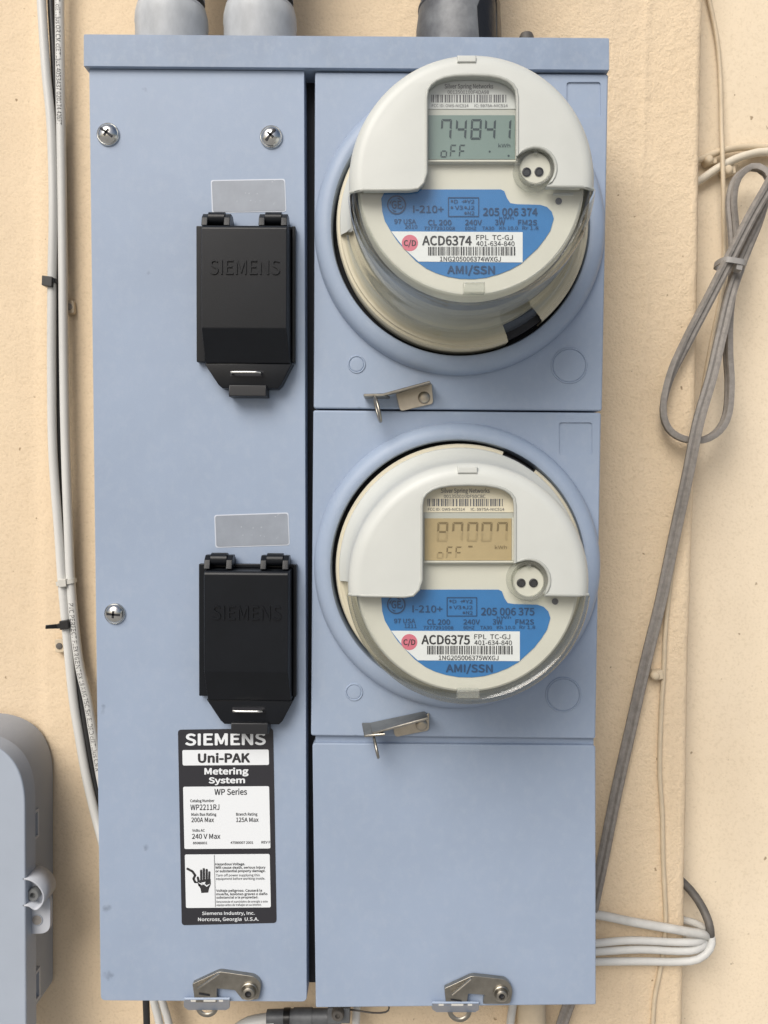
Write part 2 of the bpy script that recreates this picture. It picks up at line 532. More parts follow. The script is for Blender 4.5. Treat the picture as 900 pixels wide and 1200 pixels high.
def wall_material():
    m = bpy.data.materials.new('cream_stucco'); m.use_nodes = True
    nt = m.node_tree; N = nt.nodes; L = nt.links
    b = N['Principled BSDF']; b.inputs['Roughness'].default_value = .8; b.inputs['Specular IOR Level'].default_value = .25
    t = N.new('ShaderNodeTexCoord')

    def noise(scale, det=5, stretch=None, rough=.6):
        n = N.new('ShaderNodeTexNoise'); n.inputs['Scale'].default_value = scale; n.inputs['Detail'].default_value = det
        n.inputs['Roughness'].default_value = rough
        if stretch:
            mp = N.new('ShaderNodeMapping'); mp.inputs['Scale'].default_value = stretch
            L.new(t.outputs['Object'], mp.inputs[0]); L.new(mp.outputs[0], n.inputs['Vector'])
        else: L.new(t.outputs['Object'], n.inputs['Vector'])
        return n

    def ramp(src, a, b_, ca, cb):
        r = N.new('ShaderNodeValToRGB'); r.color_ramp.elements[0].position = a; r.color_ramp.elements[1].position = b_
        r.color_ramp.elements[0].color = (*ca, 1); r.color_ramp.elements[1].color = (*cb, 1)
        L.new(src, r.inputs[0]); return r.outputs[0]

    def mul(a, b_, f=1.0):
        x = N.new('ShaderNodeMix'); x.data_type = 'RGBA'; x.blend_type = 'MULTIPLY'; x.inputs['Factor'].default_value = f
        L.new(a, x.inputs['A']); L.new(b_, x.inputs['B']); return x.outputs['Result']
    c = ramp(noise(5, 6).outputs['Fac'], .3, .7, (.72, .575, .40), (.775, .63, .45))
    c = mul(c, ramp(noise(9, 5, (1, 1, .22)).outputs['Fac'], .36, .55, (.93, .93, .94), (1, 1, 1)))     # long drip marks
    c = mul(c, ramp(noise(420, 4).outputs['Fac'], .30, .5, (.90, .89, .87), (1, 1, 1)))
    # little dark pits and dirt specks
    vo = N.new('ShaderNodeTexVoronoi'); vo.inputs['Scale'].default_value = 75; vo.inputs['Randomness'].default_value = 1
    wv = N.new('ShaderNodeVectorMath'); wv.operation = 'MULTIPLY_ADD'; wv.inputs[1].default_value = (.005, .005, .005)
    L.new(noise(260, 3).outputs['Color'], wv.inputs[0]); L.new(t.outputs['Object'], wv.inputs[2]); L.new(wv.outputs[0], vo.inputs['Vector'])
    sc = N.new('ShaderNodeSeparateColor'); L.new(vo.outputs['Color'], sc.inputs[0])
    mr = N.new('ShaderNodeMapRange'); mr.inputs['From Min'].default_value = .8; mr.inputs['From Max'].default_value = 1
    mr.inputs['To Min'].default_value = 0; mr.inputs['To Max'].default_value = .08
    L.new(sc.outputs[0], mr.inputs['Value'])
    su = N.new('ShaderNodeMath'); su.operation = 'SUBTRACT'; L.new(vo.outputs['Distance'], su.inputs[0]); L.new(mr.outputs[0], su.inputs[1])
    c = mul(c, ramp(su.outputs[0], 0.0, .05, (.35, .30, .24), (1, 1, 1)), .8)
    # the bay right of the pier has a paler cream tone
    sp0 = N.new('ShaderNodeSeparateXYZ'); L.new(t.outputs['Object'], sp0.inputs[0])
    g0 = N.new('ShaderNodeMath'); g0.operation = 'GREATER_THAN'; g0.inputs[1].default_value = WALL_CORNER + .003
    L.new(sp0.outputs['X'], g0.inputs[0])
    x0_ = N.new('ShaderNodeMix'); x0_.data_type = 'RGBA'; x0_.blend_type = 'MULTIPLY'; x0_.inputs['B'].default_value = (1.03, 1.09, 1.17, 1)
    L.new(g0.outputs[0], x0_.inputs['Factor']); L.new(c, x0_.inputs['A'])
    c = x0_.outputs['Result']
    L.new(c, b.inputs['Base Color'])
    # grain: strong on the pier, weak in the smooth bay beside it (x from the object's middle)
    h1 = noise(420, 4); h2 = noise(130, 5)
    ad = N.new('ShaderNodeMath'); ad.operation = 'MULTIPLY_ADD'; ad.inputs[1].default_value = .35
    L.new(h2.outputs['Fac'], ad.inputs[0]); L.new(h1.outputs['Fac'], ad.inputs[2])
    bp = N.new('ShaderNodeBump'); bp.inputs['Distance'].default_value = .001
    sp = N.new('ShaderNodeSeparateXYZ'); L.new(t.outputs['Object'], sp.inputs[0])
    gt = N.new('ShaderNodeMapRange'); gt.inputs['From Min'].default_value = WALL_CORNER - .004; gt.inputs['From Max'].default_value = WALL_CORNER + .004
    gt.inputs['To Min'].default_value = 1; gt.inputs['To Max'].default_value = .25
    L.new(sp.outputs['X'], gt.inputs['Value']); 
    g2 = N.new('ShaderNodeMapRange'); g2.inputs['From Min'].default_value = -.1; g2.inputs['From Max'].default_value = .1
    g2.inputs['To Min'].default_value = .5; g2.inputs['To Max'].default_value = .95
    L.new(sp.outputs['X'], g2.inputs['Value'])
    gm_ = N.new('ShaderNodeMath'); gm_.operation = 'MULTIPLY'; L.new(gt.outputs[0], gm_.inputs[0]); L.new(g2.outputs[0], gm_.inputs[1])
    L.new(gm_.outputs[0], bp.inputs['Strength'])
    L.new(ad.outputs[0], bp.inputs['Height']); L.new(bp.outputs[0], b.inputs['Normal'])
    return m


# ------------------------------------------------------------------ the wall
def grid_noise(nu, nv, cell):
    """smooth value noise on a (nu,nv) grid, features about `cell` samples across"""
    gu, gv = int(nu / cell) + 4, int(nv / cell) + 4
    g = np.random.rand(gu, gv)
    u = np.arange(nu) / cell; v = np.arange(nv) / cell
    iu = u.astype(int); iv = v.astype(int)
    fu = u - iu; fv = v - iv
    fu = (fu * fu * (3 - 2 * fu))[:, None]; fv = (fv * fv * (3 - 2 * fv))[None, :]
    a = g[np.ix_(iu, iv)]; b = g[np.ix_(iu + 1, iv)]; c = g[np.ix_(iu, iv + 1)]; d = g[np.ix_(iu + 1, iv + 1)]
    return (a * (1 - fu) + b * fu) * (1 - fv) + (c * (1 - fu) + d * fu) * fv - .5


RECESS = 0.034
XC = W(813, 600, 0).x
X0, X1, Z0, Z1 = -.62, .70, -.72, .72
WALL_CORNER = XC - (X0 + X1) / 2


def build_wall():
    step = .0024
    path = []                      # (x, y, nx, ny, grain)
    xl = W(44, 300, 0).x
    for x in np.arange(X0, XC - .006, step):
        y = .0022 * (1 / (1 + math.exp((x - xl) / .0022)))       # the render left of the pier is a hair deeper
        path.append((x, y, 0, -1, .5 if x < 0 else 1))
    for k in range(6):
        a = R(90 * k / 5)
        path.append((XC - .006 + .006 * math.sin(a), .006 - .006 * math.cos(a), math.sin(a), -math.cos(a), 1))
    for y in np.arange(.006 + step, RECESS - .001, step):
        path.append((XC, y, 1, 0, .7))
    for x in np.arange(XC + .001, X1, step):
        path.append((x, RECESS, 0, -1, .35))
    path = np.array(path)
    zs = np.arange(Z0, Z1, step)
    nu, nv = len(path), len(zs)
    d = (grid_noise(nu, nv, 1.6) * .0006 + grid_noise(nu, nv, 3.1) * .00025 + grid_noise(nu, nv, 13) * .0004) * path[:, 4:5] + grid_noise(nu, nv, 60) * .0018
    # a faint trowel ridge down the pier
    xr = W(752, 400, 0).x
    wob = grid_noise(1, nv, 40)[0] * .006
    d += .0009 * np.exp(-((path[:, 0:1] - xr - wob[None, :]) / .0022) ** 2) * (path[:, 4:5] > .9) * (.4 + grid_noise(1, nv, 25)[0] + .5)[None, :]
    V = np.zeros((nu, nv, 3))
    V[:, :, 0] = path[:, 0:1] + path[:, 2:3] * d
    V[:, :, 1] = path[:, 1:2] + path[:, 3:4] * d
    V[:, :, 2] = zs[None, :]
    V = V.reshape(-1, 3)
    i = np.arange(nu - 1)[:, None] * nv + np.arange(nv - 1)[None, :]
    F = np.stack([i, i + nv, i + nv + 1, i + 1], -1).reshape(-1, 4)
    me = bpy.data.meshes.new('stucco_wall')
    me.vertices.add(len(V)); me.vertices.foreach_set('co', V.ravel())
    me.loops.add(F.size); me.loops.foreach_set('vertex_index', F.ravel().astype(np.int32))
    me.polygons.add(len(F)); me.polygons.foreach_set('loop_start', np.arange(0, F.size, 4, dtype=np.int32))
    me.polygons.foreach_set('loop_total', np.full(len(F), 4, dtype=np.int32))
    me.update(calc_edges=True); me.validate()
    o = fin('stucco_wall', me, wall_material(), None, 0)
    me.polygons.foreach_set('use_smooth', [True] * len(me.polygons))
    tag(o, 'cream painted stucco wall with a projecting pier behind the meter enclosure', 'wall')
    o['kind'] = 'structure'


build_wall()

# ------------------------------------------------------------------ the enclosure
BODY = FRONT - .018
ENC = thing('meter_enclosure', (W(408, 1175, FRONT).x, 0, W(408, 1175, FRONT).z),
            'tall blue-grey painted steel enclosure holding the two round meters', 'meter enclosure')
# box behind the covers, butted to the wall
slab('box_body', pxz([(110, 62), (708, 64), (694, 1170), (122, 1168)], FRONT), .004, BODY, M['dark'], ENC)  # near-black: shade in the gaps between covers is put into its colour
o = pslab('wireway_cover', [(104.4, 80.8), (356.5, 83), (359.5, 1174), (118, 1172.5)], BODY + .0005, FRONT, M['paint'], ENC, bevel=.0022, rad=[1, 1, 6, 6])
left_cover = o
cap = pslab('rain_cap', [(98, 40), (714, 44.5), (714, 82), (98, 77.5)], .003, FRONT + .0035, M['paint_cap'], ENC, bevel=.0018, rad=[2.2, 2.2, .8, .8])


def meter_cover(quad, cpx, sq, knocks):
    o = pslab('meter_cover', quad, BODY + .0005, FRONT, M['paint'], ENC, bevel=.0014, rad=3)
    c = W(*cpx, FRONT); c2 = (c.x, c.z)
    V, F = [], []
    n = 96
    V = [(c.x + .0875 * math.cos(2 * math.pi * i / n), y, c.z + .0875 * math.sin(2 * math.pi * i / n)) for y in (-.06, -.14) for i in range(n)]
    F = [(i, (i + 1) % n, n + (i + 1) % n, n + i) for i in range(n)] + [tuple(range(n)), tuple(range(n, 2 * n))]
    cut = mesh('cut', V, F, M['dark'])
    boolean(o, cut)
    q = round_poly(pxz(rect(*sq), FRONT), .0022)
    bmq = slab_bm(q, FRONT - .0011, FRONT + .01)
    me = bpy.data.meshes.new('cut'); bmq.to_mesh(me); bmq.free()
    boolean(o, fin('cut', me, M['dark'], None, 0))
    lathe('collar', [(.1001, -.0006), (.0999, .0030), (.0992, .0058), (.0976, .0084), (.0950, .0102), (.0920, .0110), (.0893, .0111), (.0880, .0104), (.0874, .0085), (.0874, -.012)],
          c2, FRONT, M['paint'], o, n=128)
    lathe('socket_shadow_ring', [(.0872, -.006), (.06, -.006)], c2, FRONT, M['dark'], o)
    for (kx, ky, kr) in knocks:
        p = W(kx, ky, FRONT); r = kr * S(FRONT)
        lathe('knockout', [(r + .0009, -.0002), (r + .0003, .0007), (r - .0002, .0007), (r - .0006, .00005), (r - .0011, .0005), (r - .002, .0006), (0, .0006)], (p.x, p.z), FRONT, M['paint'], o, n=40)
    return o


mc1 = meter_cover([(369, 84), (713, 86.5), (705.6, 481.5), (367.5, 478.6)], (538, 270), (664, 96, 704, 137), [(418, 427, 9.5), (667, 428.5, 20)])
mc2 = meter_cover([(367, 480.6), (704.6, 483.6), (698, 866), (364.3, 862.4)], (535, 663), (655, 495, 694, 533), [(415, 811, 9.5), (660, 814, 20)])
mc1['label'] = 'upper cover with the collar round the upper meter'
mc2['label'] = 'lower cover with the collar round the lower meter'
o = pslab('lower_cover', [(366, 871), (698, 873.5), (698.5, 1177.5), (370, 1181)], BODY + .0005, FRONT - .0008, M['paint'], ENC, bevel=.0018, rad=[4, 4, 2, 2])
slab('cover_tongue', pxz([(369.5, 857), (696, 860), (696, 884), (369.5, 884)], FRONT - .004), BODY + .0004, FRONT - .0045, M['paint'], ENC, bevel=.0005)

# cover screws
for (sx_, sy_, sr, rot) in ((127, 158, 13.2, -35), (318, 161, 13.2, 50), (135, 719, 12.6, -5)):
    p = W(sx_, sy_, FRONT); r = sr * S(FRONT)
    s = lathe('cover_screw', [(r, 0), (r, .0010), (r * .93, .0016), (r * .90, .0014), (r * .84, .0024), (r * .6, .0038), (r * .3, .0046), (0, .0048)], (p.x, p.z), FRONT, M['chrome'], ENC, n=40, smooth=50)
    for kk, (ll, ww) in enumerate(((.62, .10), (.34, .10))):
        a = R(rot + 90 * kk); dx, dz = math.cos(a), math.sin(a)
        V = []
        for hh in (.0030, .0049):
            for su_, sv_ in ((-1, -1), (1, -1), (1, 1), (-1, 1)):
                V.append((p.x + dx * su_ * ll * r - dz * sv_ * ww * r, -(FRONT + hh), p.z + dz * su_ * ll * r + dx * sv_ * ww * r))
        mesh('slot', V, [(4, 5, 6, 7), (0, 1, 5, 4), (1, 2, 6, 5), (2, 3, 7, 6), (3, 0, 4, 7)], M['dark'], s, 0)

# small silver stickers above the breaker covers
for q, lab in (([(247, 211), (334, 209.5), (335.5, 248), (248.5, 249.5)], 'blank silver sticker above the upper black breaker cover'),
          ([(251, 603.5), (338, 600.5), (339.5, 639), (252.5, 642)], 'blank silver sticker above the lower black breaker cover')):
    st_ = pslab('blank_sticker', q, FRONT - .0002, FRONT + .00022, M['stickeredge'], ENC, rad=3)
    st_['label'] = lab
    cx_ = sum(a for a, b in q) / 4; cy_ = sum(b for a, b in q) / 4
    pslab('silver_field', [(cx_ + (a - cx_) * .975, cy_ + (b - cy_) * .94) for a, b in q], FRONT + .00005, FRONT + .0004, M['sticker'], st_, rad=3)
    rn = random.Random(int(q[0][0]))
    for row in (-4, 6):
        for k in range(5):
            wx = cx_ - 13 + k * 7 + rn.uniform(-2, 2); wy = cy_ + row + rn.uniform(-1, 1); ww = rn.uniform(.8, 2.2)
            if rn.random() < .75: sheet('worn_print', [[(wx, wy), (wx + ww, wy - .4), (wx + ww * .8, wy + 1.3), (wx + .2, wy + 1.1)]], FRONT + .0005, M['stickerprint'], st_)


# breaker covers ------------------------------------------------------
def breaker_cover(x0, zt, dx, lab):
    """x0: left x of the raised lid, zt: top z of its front face"""
    w = .0575

    def prism(name, prof, xa, xb, m, par, bev=.0008, taper=None):
        bm = bmesh.new()
        a = [bm.verts.new((x0 + (taper[i][0] if taper else xa), -(FRONT + p), zt + z)) for i, (z, p) in enumerate(prof)]
        b = [bm.verts.new((x0 + (taper[i][1] if taper else xb), -(FRONT + p), zt + z)) for i, (z, p) in enumerate(prof)]
        bm.faces.new(a); bm.faces.new(list(reversed(b)))
        n = len(prof)
        for i in range(n): bm.faces.new((a[i], b[i], b[(i + 1) % n], a[(i + 1) % n]))
        bmesh.ops.recalc_face_normals(bm, faces=bm.faces)
        if bev: bmesh.ops.bevel(bm, geom=list(bm.edges), offset=bev, segments=2, affect='EDGES', profile=.5, clamp_overlap=True)
        me = bpy.data.meshes.new(name); bm.to_mesh(me); bm.free()
        return wnorm(fin(name, me, m, par, 35))
    # lid: hollow box with a sloped lower end
    lid = prism('breaker_cover', [(.002, .002), (.001, .0185), (-.001, .020), (-.068, .0205), (-.0900, .0112), (-.0900, .002)], 0, w, M['black'], ENC,
                taper=[(-.0008, w + .0012), (-.0002, w + .0004), (0, w), (0, w), (.0005, w + .0012), (.0005, w + .0015)])
    lid['label'] = lab
    prism('rim', [(.0045, .0002), (.0045, .0062), (-.0885, .0062), (-.0885, .0002)], -.0068, -.0006, M['black'], lid, .0006)
    prism('rim', [(.0045, .0002), (.0045, .0062), (-.0885, .0062), (-.0885, .0002)], w + .0014, w + .0040, M['black'], lid, .0006)
    prism('rim', [(.0045, .0002), (.0045, .005), (.002, .005), (.002, .0002)], -.0006, w + .0014, M['black'], lid, .0005)
    # tapered foot with the staple, and the pull tab
    bm = slab_bm([(x0 - .0005, zt - .0899), (x0 + w + .0025, zt - .0899), (x0 + w - .005, zt - .1045), (x0 + w - .0075, zt - .1070), (x0 + .0120, zt - .1070), (x0 + .0092, zt - .1045)],
                 FRONT + .0002, FRONT + .0105, .0008)
    me = bpy.data.meshes.new('foot'); bm.to_mesh(me); bm.free()
    fin('foot', me, M['black'], lid, 35)
    slab('pull_tab', [(x0 + .0172, zt - .1050), (x0 + .0427, zt - .1050), (x0 + .0429, zt - .1128), (x0 + .0170, zt - .1128)], FRONT + .0004, FRONT + .0140, M['black_tab'], lid, .0008)
    # hinges
    for hx in (-.0012, .0375):
        for side in (0, .0152):
            prism('hinge_ear', [(.002, .0004), (.0080, .0004), (.0112, .004), (.0112, .0105), (.008, .0140), (.002, .0160)], hx + side, hx + side + .0042, M['black'], lid, .0005)
        V, F = [], []
        n = 14
        for xx in (hx + .0042, hx + .0152):
            for i in range(n):
                a = 2 * math.pi * i / n
                V.append((x0 + xx, -(FRONT + .0088 + .0052 * math.cos(a)), zt + .0082 + .0045 * math.sin(a)))
        F = [(i, (i + 1) % n, n + (i + 1) % n, n + i) for i in range(n)] + [tuple(range(n)), tuple(range(n, 2 * n))]
        mesh('hinge_barrel', V, F, M['black'], lid, 40)
    # staple: bright wire loop
    zc = zt - .0965; yb = FRONT + .0100
    pts = [(x0 + .0190, -yb + .002, zc), (x0 + .0190, -yb - .003, zc), (x0 + .0212, -yb - .005, zc), (x0 + .0365, -yb - .005, zc), (x0 + .0388, -yb - .003, zc), (x0 + .0388, -yb + .002, zc)]
    sweep('staple', pts, rsec(.0009, 8), M['chrome'], lid, .0015)
    slab('staple_slot', [(x0 + .0175, zc + .0016), (x0 + .0402, zc + .0016), (x0 + .0402, zc - .0022), (x0 + .0175, zc - .0022)], FRONT + .01, FRONT + .0107, M['dark'], lid)
    # raised lettering
    V, F = text_on([('SIEMENS', x0 + .0055, x0 + w - .0045, zt - .0225, zt - .0320, .012, 0, .0008)], lambda a, b, e: Vector((a, -(FRONT + .0203 + e), b)))
    me = bpy.data.meshes.new('embossed_lettering'); me.from_pydata([tuple(v) for v in V], [], F)
    fin('embossed_lettering', me, M['black'], lid, 30)
    return lid


p1 = W(236, 265, FRONT + .020); p2 = W(239, 671, FRONT + .020)
breaker_cover(p1.x, p1.z, 0, 'black plastic breaker cover, the upper one')
breaker_cover(p2.x, p2.z, 0, 'black plastic breaker cover, the lower one above the rating label')

# rating label ---------------------------------------------------------
LS = -0.012


def lab(x, y):
    """zoomed label coordinates (190..350 x 830..1100 enlarged 4.444 times) to photograph pixels"""
    return 190 + x / 4.444, 830 + y / 4.444


def lrect(x0, y0, x1, y1, sk=.022):
    # the label leans a little: x grows slowly downwards
    return [lab(x0, y0), lab(x1, y0 - 3), lab(x1 + (y1 - y0) * sk, y1 - 3), lab(x0 + (y1 - y0) * sk, y1)]


LB = pslab('rating_label', [lab(82, 112), lab(578, 105), lab(596, 1118), lab(102, 1130)], FRONT - .0002, FRONT + .0003, M['labelblack'], ENC, rad=4)
LB['label'] = 'black and white rating label under the lower breaker cover'
hw = FRONT + .00045
for r_ in ((105, 218, 555, 298), (109, 409, 557, 733), (118, 762, 560, 1040)):
    pslab('white_field', lrect(*r_), FRONT + .0001, hw, M['white'], LB, rad=2)
ht = hw + .00012


def li(s, x0, x1, yt, yb, bold=0.0, slope=-.006):
    a, b = lab(x0, yt), lab(x1, yb)
    return (s, a[0], b[0], a[1], b[1], bold, slope)


lettering([li('SIEMENS', 120, 540, 135, 192, .028, -.009), li('Metering', 220, 450, 313, 344, .035), li('System', 242, 432, 361, 390, .035)], FRONT + .00045, M['white'], LB)
lettering([li('Siemens Industry, Inc.', 208, 482, 1060, 1076, .012), li('Norcross, Georgia  U.S.A.', 187, 503, 1091, 1108, .012)], FRONT + .00045, M['white'], LB)
lettering([li('Uni-PAK', 186, 458, 238, 282, .04), li('WP Series', 272, 442, 421, 451, .016),
           li('Catalog Number', 146, 272, 475, 489, .02), li('WP2211RJ', 147, 298, 502, 530, .012),
           li('Main Bus Rating', 152, 282, 546, 560, .02), li('Branch Rating', 385, 496, 545, 559, .02),
           li('200A Max', 152, 270, 570, 593, .014), li('125A Max', 385, 502, 570, 592, .014),
           li('Volts AC', 156, 222, 630, 643, .02), li('240 V Max', 155, 303, 655, 680, .014),
           li('85080801', 160, 235, 696, 708, .02), li('47580007 2001', 356, 474, 694, 706, .02), li('REV F', 517, 563, 692, 704, .02),
           li('Hazardous Voltage.', 277, 432, 806, 818, .025), li('Will cause death, serious injury', 277, 538, 824, 836, .025),
           li('or substantial property damage.', 278, 538, 842, 854, .025), li('Turn off power supplying this', 280, 508, 864, 876, .008),
           li('equipment before working inside.', 280, 536, 882, 894, .008),
           li('Voltaje peligroso. Causará la', 281, 520, 944, 956, .025), li('muerte, lesiones graves o daño', 282, 548, 962, 974, .025),
           li('substancial a la propiedad.', 282, 500, 980, 991, .025), li('Desconecte el suministro de energía a este', 283, 550, 1002, 1013, .008),
           li('equipo antes de trabajar en su interior.', 283, 518, 1019, 1030, .008)], ht, M['ink'], LB)
# shock hazard pictogram
def capsule(x0, y0, x1, y1, r):
    a = math.atan2(y1 - y0, x1 - x0)
    pts = []
    for i in range(9): pts.append((x1 + r * math.cos(a - math.pi / 2 + math.pi * i / 8), y1 + r * math.sin(a - math.pi / 2 + math.pi * i / 8)))
    for i in range(9): pts.append((x0 + r * math.cos(a + math.pi / 2 + math.pi * i / 8), y0 + r * math.sin(a + math.pi / 2 + math.pi * i / 8)))
    return pts


pict = [[(196, 895), (252, 888), (254, 915), (244, 940), (240, 960), (204, 962), (200, 940), (186, 915)],
        capsule(204, 900, 203, 846, 6), capsule(218, 900, 217, 838, 6), capsule(232, 900, 232, 842, 6), capsule(245, 900, 246, 854, 5.5), capsule(194, 922, 186, 882, 6),
        capsule(132, 836, 158, 850, 6), capsule(158, 850, 172, 870, 6), capsule(172, 870, 163, 888, 6), capsule(163, 888, 172, 905, 6), capsule(172, 905, 184, 908, 4)]
sheet('pictogram', [[lab(*q) for q in p] for p in pict], ht, M['ink'], LB)
sheet('pictogram_flash', [[lab(*q) for q in p] for p in ([(184, 906), (212, 914), (206, 921)], [(204, 908), (226, 904), (222, 916), (208, 920)], [(218, 908), (230, 922), (252, 914), (232, 930), (218, 918)])], ht + .0001, M['white'], LB)
sheet('divider', [lrect(270, 765, 273, 1037)], ht, M['greyink'], LB)


# latches ----------------------------------------------------------------
def strip(name, P, th, m, par):
    """thin sheet through the 3-d quad P with thickness th"""
    P = [Vector(p) for p in P]
    n = (P[1] - P[0]).cross(P[2] - P[0]).normalized() * th / 2
    V = [p + n for p in P] + [p - n for p in P]
    k = len(P)
    F = [tuple(range(k)), tuple(reversed(range(k, 2 * k)))] + [(i, (i + 1) % k, k + (i + 1) % k, k + i) for i in range(k)]
    bm = bmesh.new()
    me = bpy.data.meshes.new(name); me.from_pydata([tuple(v) for v in V], [], F)
    bm.from_mesh(me); bmesh.ops.recalc_face_normals(bm, faces=bm.faces)
    bmesh.ops.bevel(bm, geom=list(bm.edges), offset=th * .25, segments=1, affect='EDGES', clamp_overlap=True)
    bm.to_mesh(me); bm.free()
    return fin(name, me, m, par, 35)


def top_latch(plate, rivet, fl_wall, fl_out, tab_wall, tab_out, ring, lab_):
    pl = pslab('latch', plate, FRONT, FRONT + .0022, M['brass'], ENC, bevel=.0005, rad=[1, 1, 4, 4])
    pl['label'] = lab_
    h0, h1 = FRONT + .001, FRONT + .019
    strip('flange', [W(*fl_wall[0], h0), W(*fl_wall[1], h0), W(*fl_out[1], h1), W(*fl_out[0], h1)], .0016, M['steel'], pl)
    strip('hasp_tab', [W(*tab_wall[0], h0), W(*tab_wall[1], h0), W(*tab_out[1], h1), W(*tab_out[0], h1)], .0018, M['steel'], pl)
    p = W(*rivet, FRONT + .0022)
    lathe('rivet', [(.0042, 0), (.0042, .0008), (.0036, .0018), (.002, .0024), (0, .0025)], (p.x, p.z), FRONT + .0022, M['brass'], pl, n=28, smooth=50)
    a, b = W(*ring[0], h1 - .003), W(*ring[1], h1 + .001)
    c = (a + b) / 2; L_ = (b - a); pts = []
    for i in range(24):
        t = 2 * math.pi * i / 24
        pts.append(c + L_ * .5 * math.cos(t) + Vector((.0008, -.0075, 0)) * math.sin(t))
    sweep('ring', pts, rsec(.0010, 8), M['steel'], pl, closed=True, raw=True, up=Vector((1, 0, 0)))


top_latch([(464, 461.5), (506, 449), (508, 473), (469, 482)], (497, 466), [(448, 464), (505, 449.5)], [(447, 463), (504, 447.5)], [(427, 466), (457, 466)], [(426, 463), (450, 462.5)],
          [(439, 465), (446, 494)], 'small folded steel latch at the foot of the upper meter cover')
top_latch([(460, 850), (503, 836), (503, 856), (463, 864)], (494, 849), [(434, 848), (498, 834.5)], [(436, 860), (502, 842)], [(424, 848), (436, 848)], [(427, 863), (452, 861)],
          [(438, 864), (443, 887)], 'small folded steel latch at the foot of the lower meter cover')


def bottom_latch(plate, bolt, br, fold, slot, tray, ringc, rr, lab_):
    hp = FRONT + .004
    pl = pslab('latch', plate, FRONT + .0002, hp, M['steel'], ENC, bevel=.0006, rad=[1.5, 4, 6, 6, 4, 1, 1, 1, 1, 1])
    pl['label'] = lab_
    p = W(*bolt, hp); r = br * S(hp)
    lathe('bolt_washer', [(r, 0), (r, .0012), (r * .92, .0016), (r * .74, .0012), (r * .70, .002), (r * .66, .0035), (r * .45, .0042), (r * .38, .0042), (r * .30, .002), (0, .002)], (p.x, p.z), hp, M['steel'], pl, n=32)
    lathe('bolt_socket', [(r * .30, .0030), (r * .2, .0026), (0, .0026)], (p.x, p.z), hp, M['dark'], pl, n=20)
    strip('fold', [W(*fold[0], hp), W(*fold[1], hp), W(fold[1][0] + .5, fold[1][1] + 1.5, hp + .007), W(fold[0][0] + .5, fold[0][1] + 2.5, hp + .007)], .0012, M['steel'], pl)
    sheet('slot', [slot], hp + .0003, M['dark'], pl)
    # painted tray the hasp drops into, bent out from the foot of the cover
    x0, y0, x1, y1 = tray
    hA, hB = FRONT + .0045, FRONT - .020
    strip('hasp_tray', [W(x0, y0, hA), W(x1, y0, hA), W(x1, y1 - 3, hB), W(x1 - 4, y1, hB - .002), W(x0 + 5, y1, hB - .002), W(x0, y1 - 4, hB)], .0016, M['paint'], pl)
    for (xa, xb) in ((x0 + 8, x0 + 14), (x0 + 23, x0 + 37), (x1 - 13, x1 - 8)):
        sheet('tray_opening', [rect(xa, y0 + 1.6, xb, y0 + 4)], FRONT + .0052, M['tie_white'], pl)
    c = W(*ringc, FRONT - .022); r = rr * S(FRONT)
    pts = [c + Vector((r * math.cos(2 * math.pi * i / 36), 0, r * math.sin(2 * math.pi * i / 36))) for i in range(36)]
    sweep('ring', pts, rsec(.0018, 8, .0009), M['steel'], pl, closed=True, raw=True)


bottom_latch([(225.3, 1153), (257, 1138.5), (299, 1144.5), (306.5, 1153), (303, 1171.5), (284, 1171.5), (275, 1160.5), (254, 1158.7), (254, 1175), (228.5, 1175)], (292, 1161.3), 10.6,
             [(231, 1157), (257, 1140)], [(233, 1163.3), (246, 1165.5), (246, 1167.5), (233, 1165.5)], (215.5, 1170, 269.5, 1182.5), (242.5, 1179), 11.5, 'steel latch at the foot of the left cover')
bottom_latch([(520.7, 1158.5), (553.3, 1143.5), (594, 1148), (601.3, 1159.3), (598, 1176.5), (566, 1176.5), (568, 1166), (548.7, 1164.7), (547, 1178), (522.7, 1177)], (587.3, 1164), 9.6,
             [(529, 1164), (552, 1146)], [(528, 1170.5), (541, 1172.3), (541, 1174), (528, 1172.3)], (506, 1174.7, 561.3, 1185), (538.7, 1184), 12.2, 'steel latch at the foot of the lower right cover')


# ------------------------------------------------------------------ the meters
def seg_digit(x, y, w, h, segs, t=2.4, sl=1.2):
    """seven-segment digit in pixels, leaning right"""
    m = y + h / 2
    def P(a, b): return (a + sl * (1 - (b - y) / h), b)
    q = {'a': [P(x + .6, y), P(x + w - .6, y), P(x + w - t - .2, y + t), P(x + t + .2, y + t)],
         'd': [P(x + t + .2, y + h - t), P(x + w - t - .2, y + h - t), P(x + w - .6, y + h), P(x + .6, y + h)],
         'g': [P(x + t + .1, m - t / 2), P(x + w - t - .1, m - t / 2), P(x + w - t - .1, m + t / 2), P(x + t + .1, m + t / 2)],
         'f': [P(x, y + .8), P(x + t, y + t + .6), P(x + t, m - t / 2 - .3), P(x, m - .4)],
         'b': [P(x + w - t, y + t + .6), P(x + w, y + .8), P(x + w, m - .4), P(x + w - t, m - t / 2 - .3)],
         'e': [P(x, m + .4), P(x + t, m + t / 2 + .3), P(x + t, y + h - t - .6), P(x, y + h - .8)],
         'c': [P(x + w - t, m + t / 2 + .3), P(x + w, m + .4), P(x + w, y + h - .8), P(x + w - t, y + h - t - .6)]}
    return [q[s] for s in segs]


def bars(x0, x1, y0, y1, seed, n=44):
    rnd = random.Random(seed)
    ws = [rnd.choice((1, 1, 1.6, 2.2)) for _ in range(n * 2)]
    tot = sum(ws); x = x0; out = []
    for i, w_ in enumerate(ws):
        d = w_ / tot * (x1 - x0)
        if i % 2 == 0: out.append(rect(x, y0, x + d, y1))
        x += d
    return out


PF = .1034                     # how far the meter's front stands out from the covers


